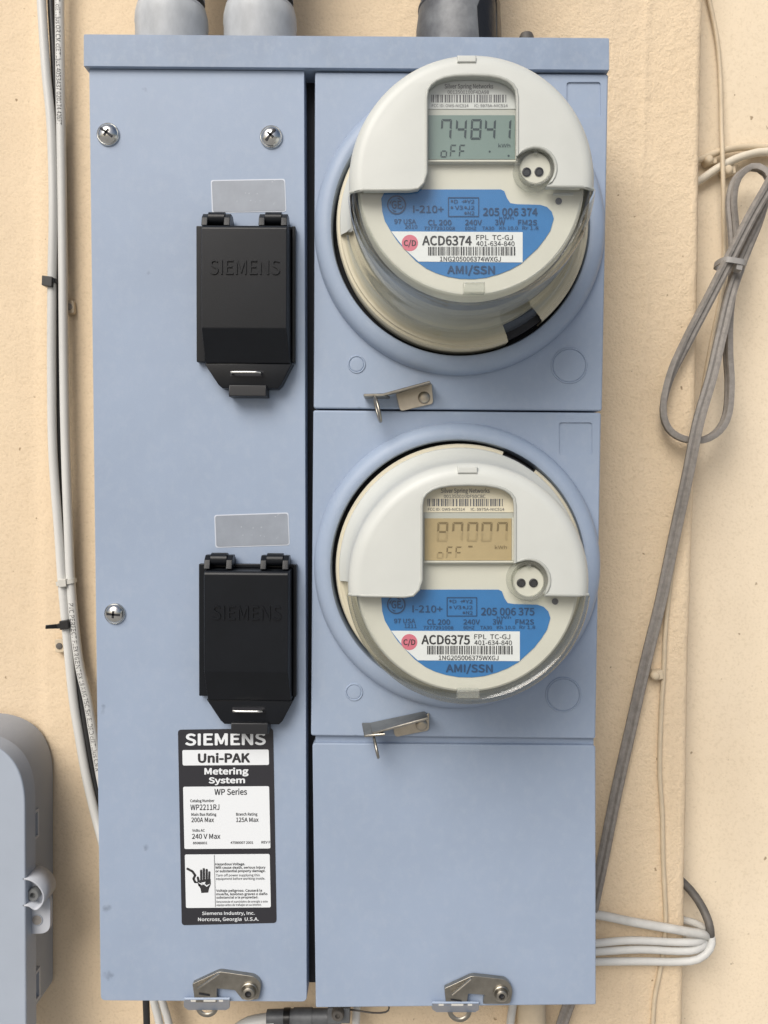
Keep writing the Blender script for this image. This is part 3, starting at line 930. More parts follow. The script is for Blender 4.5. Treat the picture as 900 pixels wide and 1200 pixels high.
def meter(c_base, c_front, win, lowy, port, dots, notch_a, tab_a, serial, reading, amber, lmap, wmap, label):
    """win: (left, right, arch top, arch shoulder) pixels on the front; lowy: (left bottom y, right bottom y)"""
    B = W(*c_base, FRONT); Fp = W(*c_front, FRONT + PF)

    def cf(p):
        t = p / PF
        return (B.x + (Fp.x - B.x) * t + .0012 * (1 - t), B.z + (Fp.z - B.z) * t)
    T = thing('electric_meter', (B.x, -FRONT, B.z), label, 'electric meter', 'round electric meters on the enclosure')
    # base with a bayonet gap
    prof = [(.070, -.004), (.0848, -.004), (.0848, .0150), (.0838, .0165), (.0822, .0168), (.0818, .0185), (.076, .0190), (.070, .0190)]
    lathe('base', prof, cf, FRONT, M['base'], T, a0=notch_a[1], a1=notch_a[0] + 360, n=110)
    lathe('bayonet_gap', [(.0835, -.003), (.0835, .012), (.078, .0125), (.070, .0125)], cf, FRONT, M['dark'], T, a0=notch_a[0] - 2, a1=notch_a[1] + 2, n=16)
    # drum inside the clear cover
    lathe('drum', [(.0735, .0185), (.0735, .030), (.0700, .034), (.0665, .040), (.0665, .060)], cf, FRONT, M['base'], T)
    lathe('drum_band', [(.0665, .0602), (.0672, .062), (.0672, .080), (.0662, .081)], cf, FRONT, M['greyband'], T)
    lathe('drum_front', [(.0662, .0812), (.0662, .0885), (.0648, .091)], cf, FRONT, M['face'], T)
    HF = FRONT + .093
    fp = lathe('faceplate', [(.0648, .0905), (.0650, .0922), (.0640, .093), (0, .093)], cf, FRONT, M['face'], T)

    # shroud over the upper half
    m_per = S(FRONT + PF)
    ay = [(c_front[1] - y) * m_per for y in lowy]
    rin, rout = .0622, .0708
    aL = math.degrees(math.pi - math.asin(ay[0] / rin)); aR = math.degrees(math.asin(ay[1] / rin))
    prof = [(rin, PF), (.0650, PF - .0005), (.0675, PF - .0018), (.0695, PF - .0045), (.0706, PF - .0085), (.0709, PF - .013), (.0722, .060), (.0742, .034), (.0775, .026), (.0815, .0215), (.0822, .0185)]
    n = 72
    V, F = lathe_data(prof, cf, FRONT, aR, aL, n)
    arc = [V[i] for i in range(n + 1)]                       # right end to left end over the top
    l, r_, top, sh = win
    # the edge from the left end of the arc, round the window, to the right end
    # left lower edge, corner, up the window's left side
    edge = [(l - 20, lowy[0]), (l - 10, lowy[0] - 1.5), (l - 3.5, lowy[0] - 8), (l, lowy[0] - 19), (l, sh)]
    mid = (l + r_) / 2
    for k in range(1, 12):
        a = math.pi * (1 - k / 12)
        ex = abs(math.cos(a)) ** .72 * (1 if math.cos(a) > 0 else -1)
        edge.append((mid + ex * (r_ - l) / 2, sh - (sh - top) * math.sin(a) ** .8))
    edge += [(r_, sh), (r_, port[1] - 22)]
    pr = port[2] + 1.0
    a_s = math.degrees(math.acos(max(-1, min(1, (r_ - port[0]) / pr))))
    a_e = -math.degrees(math.asin(min(1, (lowy[1] - port[1]) / pr)))
    edge.pop()
    for k in range(13):
        a = R(a_s + (a_e - a_s) * k / 12)
        edge.append((port[0] + pr * math.cos(a), port[1] - pr * math.sin(a)))
    e3 = [W(a, b, FRONT + PF) for a, b in edge]
    eb = [W(a, b, FRONT + PF) + Vector((0, .0065, 0)) for a, b in edge]
    base_i = len(V)
    ring_ids = list(range(0, n + 1))
    V += [tuple(v) for v in e3]; ids = list(range(base_i, base_i + len(e3)))
    F.append(tuple(ring_ids + ids))
    # thickness along the free edge
    V += [tuple(v) for v in eb]; idb = list(range(base_i + len(e3), base_i + 2 * len(e3)))
    V += [(V[n][0], V[n][1] + .0065, V[n][2]), (V[0][0], V[0][1] + .0065, V[0][2])]
    jl, jr = len(V) - 2, len(V) - 1
    top_chain = [n] + ids + [0]; bot_chain = [jl] + idb + [jr]
    for k in range(len(top_chain) - 1):
        F.append((top_chain[k], top_chain[k + 1], bot_chain[k + 1], bot_chain[k]))
    mesh('shroud', V, F, M['cream'], T, 28)
    lip = [Vector(V[n]) + Vector((-.0078, .0045, 0))] + [Vector(V[n])] + e3 + [Vector(V[0])] + [Vector(V[0]) + Vector((.0078, .0045, 0))]
    lip = [p + Vector((0, .0004, -.0002)) for p in lip]
    sweep('shroud_lip', lip, rsec(.0010, 8), M['cream_lip'], T, raw=True)

    # clear cover: front disc and the lower half of the side wall, two skins
    CP = [(.0795, .0192), (.0795, .0210), (.0775, .0245), (.0752, .0330), (.0730, .060), (.0718, .0930), (.0708, .1000), (.0692, .1028), (.0672, .1036), (.0655, .1026), (.0646, .1005)]
    CI = [(.0775, .0205), (.0758, .0230), (.0728, .0330), (.0708, .060), (.0696, .0930), (.0685, .0995), (.0672, .1008), (.0660, .1000), (.0650, .0988)]
    V1, F1 = lathe_data(CP, cf, FRONT, aL + .3, 360 + aR - .3, 84)
    V2, F2 = lathe_data(CI, cf, FRONT, aL + .3, 360 + aR - .3, 84)
    V3, F3 = lathe_data([(.0646, .1005), (.03, .1005), (0.0001, .1005)], cf, FRONT, 0, 360, 96)
    b1 = len(V1); b2 = b1 + len(V2)
    allF = list(F1) + [tuple(i + b1 for i in f) for f in F2] + [tuple(i + b2 for i in f) for f in F3]
    mesh('clear_cover', V1 + V2 + V3, allF, M['clear'], T, 40)
    # moulded tabs on the rim
    for (tx, ty, tw, th_) in tab_a:
        pslab('rim_tab', rect(tx - tw, ty - th_, tx + tw, ty + th_), FRONT + PF - .006, FRONT + PF + .0008, M['cream'] if ty < c_front[1] else M['clear_rim'], T, bevel=.0006)

    # optical port
    hp = FRONT + PF - .004
    po = W(port[0], port[1], hp); rp = port[2] * S(hp)
    pt = lathe('optical_port', [(rp, -.010), (rp, .002), (rp - .0012, .0034), (rp - .0026, .002), (rp - .003, .0004), (rp - .0031, -.008)], (po.x, po.z), hp, M['clear_rim'], T, n=48)
    pd = W(port[0], port[1] + 1.5, hp - .002)
    lathe('port_disc', [(rp - .0030, -.006), (rp - .0030, .0008), (rp - .0036, .0014), (0, .0014)], (pd.x, pd.z), hp - .002, M['face'], pt, n=40)
    for d in dots:
        q = W(*d, hp - .0005); rr = 5.2 * S(hp)
        lathe('port_eye', [(rr, 0), (rr, .0006), (rr * .75, .0009), (rr * .6, .0003), (0, .0003)], (q.x, q.z), hp - .0006, M['greyband'] if 0 else M['ink'], pt, n=24)
    nb = W(port[0] + .5, port[1] - port[2] + 7, hp)
    lathe('port_key', [(.0016, 0), (.0016, .001), (.001, .0016), (0, .0016)], (nb.x, nb.z), hp + .0002, M['clear_rim'], pt, n=16)

    # display module in the window
    g = wmap
    hd = HF + .0030
    md = pslab('display_bezel', [g(498, 84), g(609, 84), g(609, 191), g(498, 191)], HF - .001, hd, M['bezel'], T, bevel=.0003)
    pslab('module_label', [g(499, 86), g(608, 86), g(608, 127.5), g(499, 127.5)], HF, hd + .0004, M['strip_a'] if amber else M['strip_g'], md)
    lcd = pslab('display', [g(502, 135), g(603.5, 135), g(603.5, 186.5), g(502, 186.5)], HF, hd + .0004, M['lcd_a'] if amber else M['lcd_g'], md)
    pslab('bezel_frame', [g(499, 187.2), g(607, 187.2), g(607, 189.6), g(499, 189.6)], HF, hd + .0010, M['face'], md, bevel=.0003)
    pslab('bezel_frame', [g(604.2, 134), g(607, 134), g(607, 187), g(604.2, 187)], HF, hd + .0010, M['face'], md, bevel=.0003)
    hs = hd + .0006

    def gm(items):
        out = []
        for it in items:
            a = g(it[1], it[3]); b = g(it[2], it[4])
            out.append((it[0], a[0], b[0], a[1], b[1], it[5] if len(it) > 5 else 0.0, 0))
        return out
    lettering(gm([('Silver Spring Networks', 521, 578, 98.5, 103.6, .01), (reading[1], 524.5, 573, 106, 110, .005)]), hs, M['greyink'], md)
    lettering(gm([('FCC ID: OWS-NIC514', 506, 549, 122.2, 125.4, .005), ('IC: 5975A-NIC514', 556, 595, 122.2, 125.4, .005)]), hs, M['greyink'], md)
    sheet('barcode', [[g(*q) for q in p] for p in bars(505.5, 594, 111, 120, 3, 34)], hs, M['greyink'], md)
    S1, S2 = ('seg_a', 'seg_a2') if amber else ('seg_g', 'seg_g')
    strong, weak = [], []
    for ch, xx in reading[0]:
        segs = {'7': 'abcf', '4': 'fgbc', '8': 'abcdefg', '1': 'bc', '0': 'abcdef'}[ch]
        for sgm, poly in zip(segs, seg_digit(xx, 139.5, 12.6, 24, segs)):
            (weak if (amber and sgm in 'cde') else strong).append([g(*q) for q in poly])
    small = [('o', 516), ('F', 527), ('F', 537.5)]
    for ch, xx in small:
        segs = {'o': 'cdeg', 'F': 'aefg'}[ch]
        for sgm, poly in zip(segs, seg_digit(xx, 169.5, 7.6, 15, segs, 1.5, .9)):
            (weak if (amber and sgm in 'cde') else strong).append([g(*q) for q in poly])
    if amber: strong.append([g(*q) for q in rect(553, 168.5, 558, 170.5)])
    else: strong += [[g(*q) for q in circle(573.8, 177.5, 1.2, 8)], [g(*q) for q in circle(596, 182.5, 1.3, 8)]]
    sheet('display_segments', strong, hs, M[S1], md)
    if weak: sheet('display_segments_faint', weak, hs, M[S2], md)
    lettering(gm([('kWh', 584, 598, 168.5, 172.5, 0)]), hs, M[S1], md, 'display_lettering')

    # blue nameplate
    f = lmap
    hb = HF + .0004
    pts = [(451, 224.5), (458, 222), (587, 222), (591, 224), (594, 232), (598, 238), (606, 239.3), (633, 240), (641, 242.5), (646.5, 248), (649, 256), (645, 270), (638.5, 280), (630, 291), (610.5, 309), (598, 316), (585.5, 321), (570, 325.4), (555, 327),
           (539, 326.6), (524, 324), (511, 320), (499.5, 314.5), (487, 305.5), (477, 295), (466.5, 283.5), (458, 271), (451, 259), (448, 248), (446.8, 232.5)]
    npl = pslab('nameplate', [f(*p) for p in pts], HF - .0005, hb, M['blue'], T)
    hk = hb + .0002
    pslab('sticker', [f(458.5, 271.2), f(612.5, 272), f(612.5, 307.5), f(490.5, 306.5), f(476, 293.5)], HF, hk, M['paper'], npl)
    pslab('pink_dot', [f(*q) for q in circle(480.3, 284.7, 9.6, 28)], HF, hk + .0001, M['pink'], npl)
    h3 = hk + .0002

    def fm(items):
        out = []
        for it in items:
            a = f(it[1], it[3]); b = f(it[2], it[4])
            out.append((it[0], a[0], b[0], a[1], b[1], it[5] if len(it) > 5 else 0.0, .004))
        return out
    lettering(fm([('I-210+', 484, 520, 241, 249, .01), ('205 006 ' + serial[-3:], 566, 630, 243.8, 252.3, .016),
                  ('97 USA', 462, 487.5, 256.8, 262, .008), ('1211' if amber else '2010', 474.5, 489, 263.4, 267.6, .005), ('CL 200', 501.6, 529, 257.6, 263.6, .012), ('240V', 545, 564.7, 257.6, 263.4, .012),
                  ('3W', 580, 591.6, 257.4, 263.4, .012), ('FM2S', 607, 629.4, 257.6, 263.4, .012), ('727729' + '1008', 497, 533, 265.4, 269.2, .005), ('60HZ', 545, 558, 265.4, 269.2, .005),
                  ('TA30', 565, 579, 265.4, 269.2, .005), ('Kh 10.0', 585, 607, 265.2, 269, .005), ('Rr 1.8', 612, 631, 265, 268.8, .005), ('kWh', 585, 602, 253.6, 256.6, 0),
                  ('D  + Y2', 532, 556, 234, 238.2, .004), ('V3  J2', 533, 556, 241, 245.2, .004), ('N2', 548, 556, 247.6, 251.6, .004),
                  ('GE', 458.8, 470.6, 235.4, 244.2, .02)]), h3, M['navy'], npl)
    lettering(fm([('AMI/SSN', 524, 580, 311.6, 320.4, .022)]), h3, M['navy'], npl)
    lettering(fm([('ACD' + serial[1:], 494.7, 552.8, 276.6, 287, .022), ('FPL  TC-GJ', 558, 601, 275.4, 281, .004), ('401-634-840', 558, 603, 282.7, 288, .004),
                  ('1NG20500' + serial[1:] + 'WXGJ', 515.5, 587, 300.8, 306, .008), ('C/D', 473.2, 487.6, 281.6, 288, .018)]), h3, M['ink'], npl, 'sticker_lettering')
    sheet('barcode', [[f(*q) for q in p] for p in bars(501.7, 604.5, 289.2, 299.4, 7, 48)], h3, M['ink'], npl)
    fr = [rect(525, 231, 561.4, 232), rect(525, 253, 561.4, 254), rect(525, 232, 526, 253), rect(560.4, 232, 561.4, 253)]
    fr += [circle(a, b, 1.5, 10) for a, b in ((529.5, 235.5), (529.5, 243), (545.5, 235.5), (545.5, 243), (545.5, 249.6))]
    sheet('wiring_diagram', [[f(*q) for q in p] for p in fr], h3, M['navy'], npl)
    cr = [[f(464.7 + r1 * math.cos(a), 240 + r1 * math.sin(a)) for r1, a in ((9.6, R(t)), (11.2, R(t)), (11.2, R(t + 12)), (9.6, R(t + 12)))] for t in range(0, 360, 12)]
    cr += [[f(464.7 + 7.6 * math.cos(R(t)) + d0 * math.cos(R(t)), 240 + 7.6 * math.sin(R(t)) + d0 * math.sin(R(t))) for d0, t in ((0, t0), (1.2, t0 + 20), (.2, t0 + 50))] for t0 in (0, 90, 180, 270)]
    sheet('monogram_ring', cr, h3, M['navy'], npl)
    q = W(*f(654.5, 236), HF)
    lathe('face_screw', [(.0019, 0), (.0019, .0004), (.0012, .0005), (.001, .0001), (0, .0001)], (q.x, q.z), HF + .0002, M['greyink'], fp, n=20)
    pslab('face_slot', [f(*p) for p in rect(648, 226, 672, 229)], HF - .001, HF + .0005, M['cream'], fp, bevel=.0002)
    return T


ident = lambda a, b: (a, b)
low_l = lambda a, b: (447 + (a - 447) * .98, 691 + (b - 222) * .98)
low_w = lambda a, b: (497.5 + (a - 502) * 1.005, 607.5 + (b - 135) * .955)
meter((538, 270), (553.5, 207), (499.5, 606.5, 87, 114), (221.5, 217.5), (627, 196.5, 24), [(617, 201.8), (631.5, 201.5)], (-68, -50), [(547, 68.5, 11, 4), (556, 336.5, 12.5, 6)],
      '06374', ([('7', 516), ('4', 533.5), ('8', 551), ('4', 567.5), ('1', 585.5)], '0013500100F4DA98'), False, ident, ident,
      'upper round electric meter whose display reads 74841')
meter((535, 663), (549.7, 685), (494, 604, 567, 592), (698.5, 696.5), (619, 680, 24.5), [(610.6, 683), (625, 683)], (53, 70), [(548, 550.5, 11.5, 4), (549, 814, 13, 4.5)],
      '16375'.replace('1', '0', 1), ([('8', 516), ('7', 533.5), ('0', 551), ('0', 567.5), ('7', 585.5)], '0013500100F50C8C'), True, low_l, low_w,
      'lower round electric meter with an amber display')

# ------------------------------------------------------------------ conduits above the cap
def conduit(xl, xr, m, kind, label):
    h = .055
    cx_ = (xl + xr) / 2
    c = W(cx_, 41, h); r = (xr - xl) / 2 * S(h)
    T = thing('conduit', (c.x, -h, c.z - .01), label, 'conduit', 'conduits rising from the cap')

    def vl(name, prof, mt, a0=0, a1=360, n=48):
        V, F = [], []
        k = n if a1 - a0 >= 360 else n + 1
        for rr, dz in prof:
            for i in range(k):
                a = R(a0 + (a1 - a0) * i / n)
                V.append((c.x + rr * math.cos(a), -h + rr * math.sin(a), c.z + dz))
        for j in range(len(prof) - 1):
            for i in range(n):
                F.append((j * k + i, j * k + (i + 1) % k, (j + 1) * k + (i + 1) % k, (j + 1) * k + i))
        return mesh(name, V, F, mt, T, 40)
    if kind == 'pvc':
        vl('coupling', [(r * .97, -.05), (r * .985, .004), (r, .006), (r * .985, .012), (r * .955, .0155), (r * .90, .0165)], m)
        vl('bead', [(r * .93, .0145), (r * .945, .0165), (r * .93, .0182), (r * .88, .0190)], M['pvc'])
        vl('pipe', [(r * .90, .024), (r * .90, .30)], m)
    else:
        vl('hub', [(r * 1.08, -.05), (r * 1.07, .003), (r * 1.03, .012), (r * 1.015, .0165), (r * .98, .0185)], m)
        vl('hub_lip', [(r * 1.0, .016), (r * 1.035, .0172), (r * 1.03, .0186), (r * .97, .0195)], M['galv'])
        vl('pipe', [(r * .965, .015), (r * .965, .30)], M['galv'])
        # tar smears run down the front of the pipe and over the hub
        rnd = random.Random(2)
        for (a0, a1, zb) in ((-68, -36, -.03), (-32, -16, -.03)):
            V, F = [], []
            n = 14; zs_ = [zb, .004, .010, .0150, .0178, .0205, .05, .12, .30]
            rad_ = [1.09, 1.08, 1.055, 1.042, 1.048, .985, .985, .985, .985]
            for z_, q in zip(zs_, rad_):
                j0 = rnd.uniform(-3, 3); j1 = rnd.uniform(-3, 3)
                for i in range(n + 1):
                    a = R(a0 + j0 + (a1 + j1 - a0 - j0) * i / n)
                    V.append((c.x + r * q * math.cos(a), -h + r * q * math.sin(a), c.z + z_))
            for j in range(len(zs_) - 1):
                for i in range(n): F.append((j * (n + 1) + i, j * (n + 1) + i + 1, (j + 1) * (n + 1) + i + 1, (j + 1) * (n + 1) + i))
            mesh('tar_smear', V, F, M['tar'], T, 60)


conduit(160, 243, M['pvc'], 'pvc', 'pale grey plastic conduit above the cap, leftmost of the three')
conduit(263, 347, M['pvc'], 'pvc', 'pale grey plastic conduit above the cap, between the other pale one and the dark one')
conduit(492, 583, M['galv'], 'steel', 'dark galvanised conduit smeared with black tar above the cap')
p = W(617, 42, .05)
V, F = [], []
for rr, dz in ((.0055, -.05), (.0055, -.001), (.0045, .0012), (.0025, .0020), (.0001, .0022)):
    for i in range(20):
        a = 2 * math.pi * i / 20; V.append((p.x + rr * math.cos(a), -.05 + rr * math.sin(a), p.z + dz))
for j in range(4):
    for i in range(20): F.append((j * 20 + i, j * 20 + (i + 1) % 20, (j + 1) * 20 + (i + 1) % 20, (j + 1) * 20 + i))
mesh('cap_bolt', V, F, M['drop2'], ENC, 40)

# ------------------------------------------------------------------ cables on the left
A = [(46, -60, .012), (48.5, 0, .012), (54, 84, .012), (60, 148, .012), (62.5, 240, .013), (61, 330, .012), (60.5, 433, .012), (62, 530, .012), (69, 627, .012), (73.5, 690, .012), (81, 772, .012), (86, 820, .013), (92, 858, .014), (101, 909, .016), (112, 956, .02), (124, 1000, .03)]
Bp = [(70, -60, .012), (69.7, 0, .012), (71, 120, .012), (73, 240, .012), (75, 433, .012), (77, 530, .012), (80.5, 627, .012), (83.5, 690, .012), (92, 772, .012), (102.5, 820, .013), (109, 858, .014), (117, 905, .016), (128, 960, .02)]
Cp = [(60, -60, .0065), (60, 0, .0065), (63, 60, .0065), (66, 150, .006), (67.5, 330, .006), (68, 433, .006), (70, 560, .006), (77, 690, .006), (86, 772, .007), (95, 820, .009), (101, 858, .011), (110, 910, .012), (122, 970, .016)]
cable('coaxial_cable', A, .0036, M['coax'], 'plain pale grey cable running down the wall, left of the pair', 'cable', 'cables left of the enclosure')
cb = cable('coaxial_cable', Bp, .0037, M['coax'], 'pale grey cable with black printed lettering along it, left of the enclosure', 'cable', 'cables left of the enclosure')
cable('black_wire', Cp, .0030, M['coax_black'], 'thin black wire tucked between the two pale cables on the left', 'cable', 'cables left of the enclosure')


def cable_text(s, ppts, y0, y1, r, parent, capw):
    """print along the cable between two pixel heights, reading downwards"""
    P = catmull([W(a, b, h) for a, b, h in ppts], .002)
    za, zb = W(70, y0, .012).z, W(70, y1, .012).z
    P = [p for p in P if zb <= p.z <= za]
    co, fa = text_raw(s)
    xa = min(v.x for v in co); xb = max(v.x for v in co)
    V = []
    for v in co:
        t = (v.x - xa) / (xb - xa) * (len(P) - 1)
        i = min(int(t), len(P) - 2); q = P[i].lerp(P[i + 1], t - i)
        tan = (P[i + 1] - P[i]).normalized(); side = tan.cross(Vector((0, -1, 0))).normalized()
        ang = (v.y / CAPH - .5) * capw
        # text tops point to +x when reading down
        V.append(q - side * (r + .00012) * math.sin(ang) * (1 if side.x < 0 else -1) + Vector((0, -1, 0)) * (r + .00012) * math.cos(ang))
    me = bpy.data.meshes.new('lettering'); me.from_pydata([tuple(v) for v in V], [], fa)
    fin('lettering', me, M['ink'], parent, 0)


cable_text('LT. c(ETL)us OR CM c(ETL)us 4053437 020174 426FT', Bp, 0, 150, .0037, cb, 1.0)
cable_text('PVC PERFECT FLEX R GENTEX 18 AWG 75C SHIELDED c(ETL)us CMR', Bp, 706, 902, .0037, cb, 1.0)


def tie(name, x0, x1, y0, y1, h, m, label, head=None, tail=None, group='cable ties on the left cables'):
    T = thing(name, tuple(W((x0 + x1) / 2, (y0 + y1) / 2, .004)), label, 'cable tie', group)
    # strap: flat band wrapped round the cables
    a, b = W(x0, y0, h), W(x1, y1, h)
    w = (b - a).length / 2; c = (a + b) / 2; d = (b - a).normalized()
    pts = []
    for i in range(28):
        t = 2 * math.pi * i / 28
        cx_ = math.copysign(abs(math.cos(t)) ** .45, math.cos(t)); cy_ = math.copysign(abs(math.sin(t)) ** .6, math.sin(t))
        pts.append(c + d * w * cx_ + Vector((0, -.0046, 0)) * cy_)
    upv = d.cross(Vector((0, 1, 0))).normalized()
    sweep('strap', pts, [(-.0005, -.0017), (.0005, -.0017), (.0005, .0017), (-.0005, .0017)], m, T, closed=True, raw=True, up=upv)
    if head:
        pslab('head', head, h - .002, h + .0062, m, T, bevel=.0007, rad=1)
    if tail:
        strip('tail', [W(*q[:2], q[2]) for q in tail], .0012, m, T)
    return T


tie('cable_tie', 53.5, 67, 330.5, 330, .012, M['tie_black'], 'black cable tie on the left pale cable, the upper black one', head=[(49, 322.5), (61, 324), (60.5, 336), (48.5, 334)])
tie('cable_tie', 67.5, 88.5, 684, 680, .012, M['tie_white'], 'whitish cable tie round both pale cables on the left', head=[(68, 679.5), (77, 678.5), (77.5, 687.5), (68.5, 688.5)])
tie('cable_tie', 68, 84, 733.5, 731, .012, M['tie_black'], 'black cable tie with its tail sticking out to the left, the lower one', head=[(69, 728), (79.5, 726.5), (80.5, 737), (70, 738.5)],
    tail=[(70, 731, .014), (70, 736.5, .014), (53, 737, .02), (53.5, 732.5, .02)])
for (x, y, hole, label) in ((81, 359.5, 0, 'cream cable clip nailed beside the pale cables, the upper one'), (69.5, 757, 1, 'cream cable clip with a nail hole beside the pale cables, the lower one')):
    T = thing('cable_clip', tuple(W(x, y, .001)), label, 'cable clip', 'cable clips on the wall')
    dx = -1 if not hole else 1
    pslab('saddle', [(x - 6, y - 8), (x + 5, y - 8), (x + 6, y + 8), (x - 5, y + 8)], .0005, .006, M['painted'], T, bevel=.001, rad=3)
    q = W(x, y, .006)
    lathe('nail_head', [(.0027, 0), (.0026, .0008), (.0015, .0012), (0, .0012)], (q.x, q.z), .006, M['drop2'] if hole else M['drop'], T, n=18)

# ------------------------------------------------------------------ grey utility box, lower left
HB = .068
UB = thing('utility_box', tuple(W(-40, 1165, 0)), 'rounded grey plastic utility box at the lower left edge', 'utility box')
body_pts = round_poly([(-150, 842), (52, 842), (52, 1172), (-150, 1172)], [4, 75, 14, 4], 14)
bx = pxz(body_pts, .02)
slab('box_body', bx, .003, .054, M['box'], UB, bevel=.004)
lid_pts = round_poly([(-170, 866), (29, 866), (31, 1260), (-170, 1260)], [4, 78, 30, 4], 16)
slab('lid', pxz(lid_pts, HB), .050, HB, M['boxlid'], UB, bevel=.0014)
# side clips: frames on the flank of the body
xr_ = max(x for x, z in bx)
for (ya, yb) in ((946, 979), (1131, 1166)):
    za, zb = W(38, ya, .033).z, W(38, yb, .033).z
    for (y0, y1, z0, z1) in ((-.048, -.034, za, za - .002), (-.048, -.034, zb, zb + .002), (-.0365, -.034, za - .002, zb + .002)):
        V = [(xr_ - .002 + .0035 * i, y, z) for i in (0, 1) for y in (y0, y1) for z in (z0, z1)]
        mesh('side_clip', V, [(0, 1, 3, 2), (4, 6, 7, 5), (0, 4, 5, 1), (2, 3, 7, 6), (0, 2, 6, 4), (1, 5, 7, 3)], M['boxtab'], UB, 0)
# lock tab: a plate with a hole, a curved guard and a screw
tabp = round_poly([(26, 1030), (50, 1030), (56, 1050), (59, 1056), (59, 1094), (30, 1095)], [1, 8, 4, 3, 12, 2], 8)
tb = slab('lock_tab', pxz(tabp, .0575), .0535, .0575, M['boxtab'], UB, bevel=.0007)
q = W(43.5, 1078, .0575)
lathe('tab_hole', [(.0046, .0003), (.0042, .0006), (.0036, .0003)], (q.x, q.z), .0575, M['box'], tb, n=28)
lathe('tab_opening', [(.0038, .0004), (0, .0004)], (q.x, q.z), .0575, M['drop'], tb, n=28)
gp = [(27, 1029), (36, 1031), (44, 1036), (50, 1044), (52, 1052), (50, 1060), (45, 1066), (40, 1067), (34, 1063), (27, 1062)]
P = catmull([W(a, b, .068) for a, b in gp], .002)
V, F = [], []
for p in P:
    V += [(p.x, -.046, p.z), (p.x, -.068, p.z)]
for i in range(len(P) - 1): F.append((2 * i, 2 * i + 1, 2 * i + 3, 2 * i + 2))
me = bpy.data.meshes.new('lock_guard'); me.from_pydata(V, [], F)
gd = fin('lock_guard', me, M['boxtab'], UB, 40)
sm = gd.modifiers.new('thick', 'SOLIDIFY'); sm.thickness = .0012
q = W(40.5, 1047, .060)
lathe('lock_screw', [(.0048, 0), (.0048, .005), (.0042, .006), (.0022, .006), (.0020, .003), (0, .003)], (q.x, q.z), .0575, M['greyband'], UB, n=24)

# ------------------------------------------------------------------ cables on the right
# the looped drop cable: flat twin section
sec = [(-.0047, 0), (-.0042, .0023), (-.0020, .0027), (0, .0014), (.0020, .0027), (.0042, .0023), (.0047, 0), (.0042, -.0023), (.0020, -.0027), (0, -.0014), (-.0020, -.0027), (-.0042, -.0023)]
hR = -.006          # in front of the recessed bay
loop = [(985, 60, .004), (935, 150, .006), (905, 210, .008), (880, 254, .010), (855, 303, .012), (832, 348, .012), (806, 398, .012), (786, 440, .013), (777, 478, .014), (783, 502, .014), (800, 514, .014),
        (822, 516, .010), (841, 506, .004), (852, 486, 0), (855, 450, -.003), (853, 410, -.004), (854, 365, -.004), (861, 312, -.004), (860, 275, -.006), (857, 236, -.008), (863, 210, -.010), (880, 196, -.010), (896, 201, -.006), (902, 218, 0),
        (890, 256, 0), (872, 298, .001), (857, 340, .004), (845, 392, .008), (834, 440, .014), (818, 496, .021), (806, 556, .020), (790, 630, .012), (774, 706, .010), (757, 775, .010), (740, 850, .010), (722, 930, .010), (704, 1020, .010), (692, 1076, .010), (676, 1150, .012), (662, 1190, .012), (640, 1260, .012)]
lp3 = [W(a, b, h) for a, b, h in loop]
cum = [0]
for i in range(1, len(lp3)): cum.append(cum[-1] + (lp3[i] - lp3[i - 1]).length)
twk = [(0, 25), (6, 25), (8, 75), (10, 88), (16, 80), (18, 60), (20, 85), (22, 70), (25, 12), (27, -8), (30, -12), (36, -25), (40, -25)]


def loop_twist(t):
    L_ = t * cum[-1]
    for (i0, d0), (i1, d1) in zip(twk, twk[1:]):
        if cum[i0] <= L_ <= cum[i1]:
            return R(d0 + (d1 - d0) * (L_ - cum[i0]) / (cum[i1] - cum[i0] + 1e-9))
    return 0


tag(sweep('drop_cable', lp3, sec, M['drop'], None, .0045, twist=loop_twist, smooth=40), 'weathered grey cable tied in a long loop and slanting down behind the enclosure', 'cable')
tie_t = thing('cable_tie', tuple(W(856, 311, 0)), 'grey cable tie round the looped grey cable on the right', 'cable tie')
a, b = W(841, 308, .004), W(869, 313, .004)
d = (b - a).normalized(); c = (a + b) / 2; w_ = (b - a).length / 2
pts = []
for i in range(30):
    t = 2 * math.pi * i / 30
    pts.append(c + d * w_ * math.copysign(abs(math.cos(t)) ** .5, math.cos(t)) + Vector((0, -.013, 0)) * math.copysign(abs(math.sin(t)) ** .7, math.sin(t)))
sweep('strap', pts, [(-.0006, -.0022), (.0006, -.0022), (.0006, .0022), (-.0006, .0022)], M['tie_grey'], tie_t, closed=True, raw=True, up=d.cross(Vector((0, 1, 0))).normalized())
pslab('head', [(864, 306), (871, 307.5), (870, 317), (863, 315.5)], .008, .0165, M['tie_grey'], tie_t, bevel=.0007, rad=1)

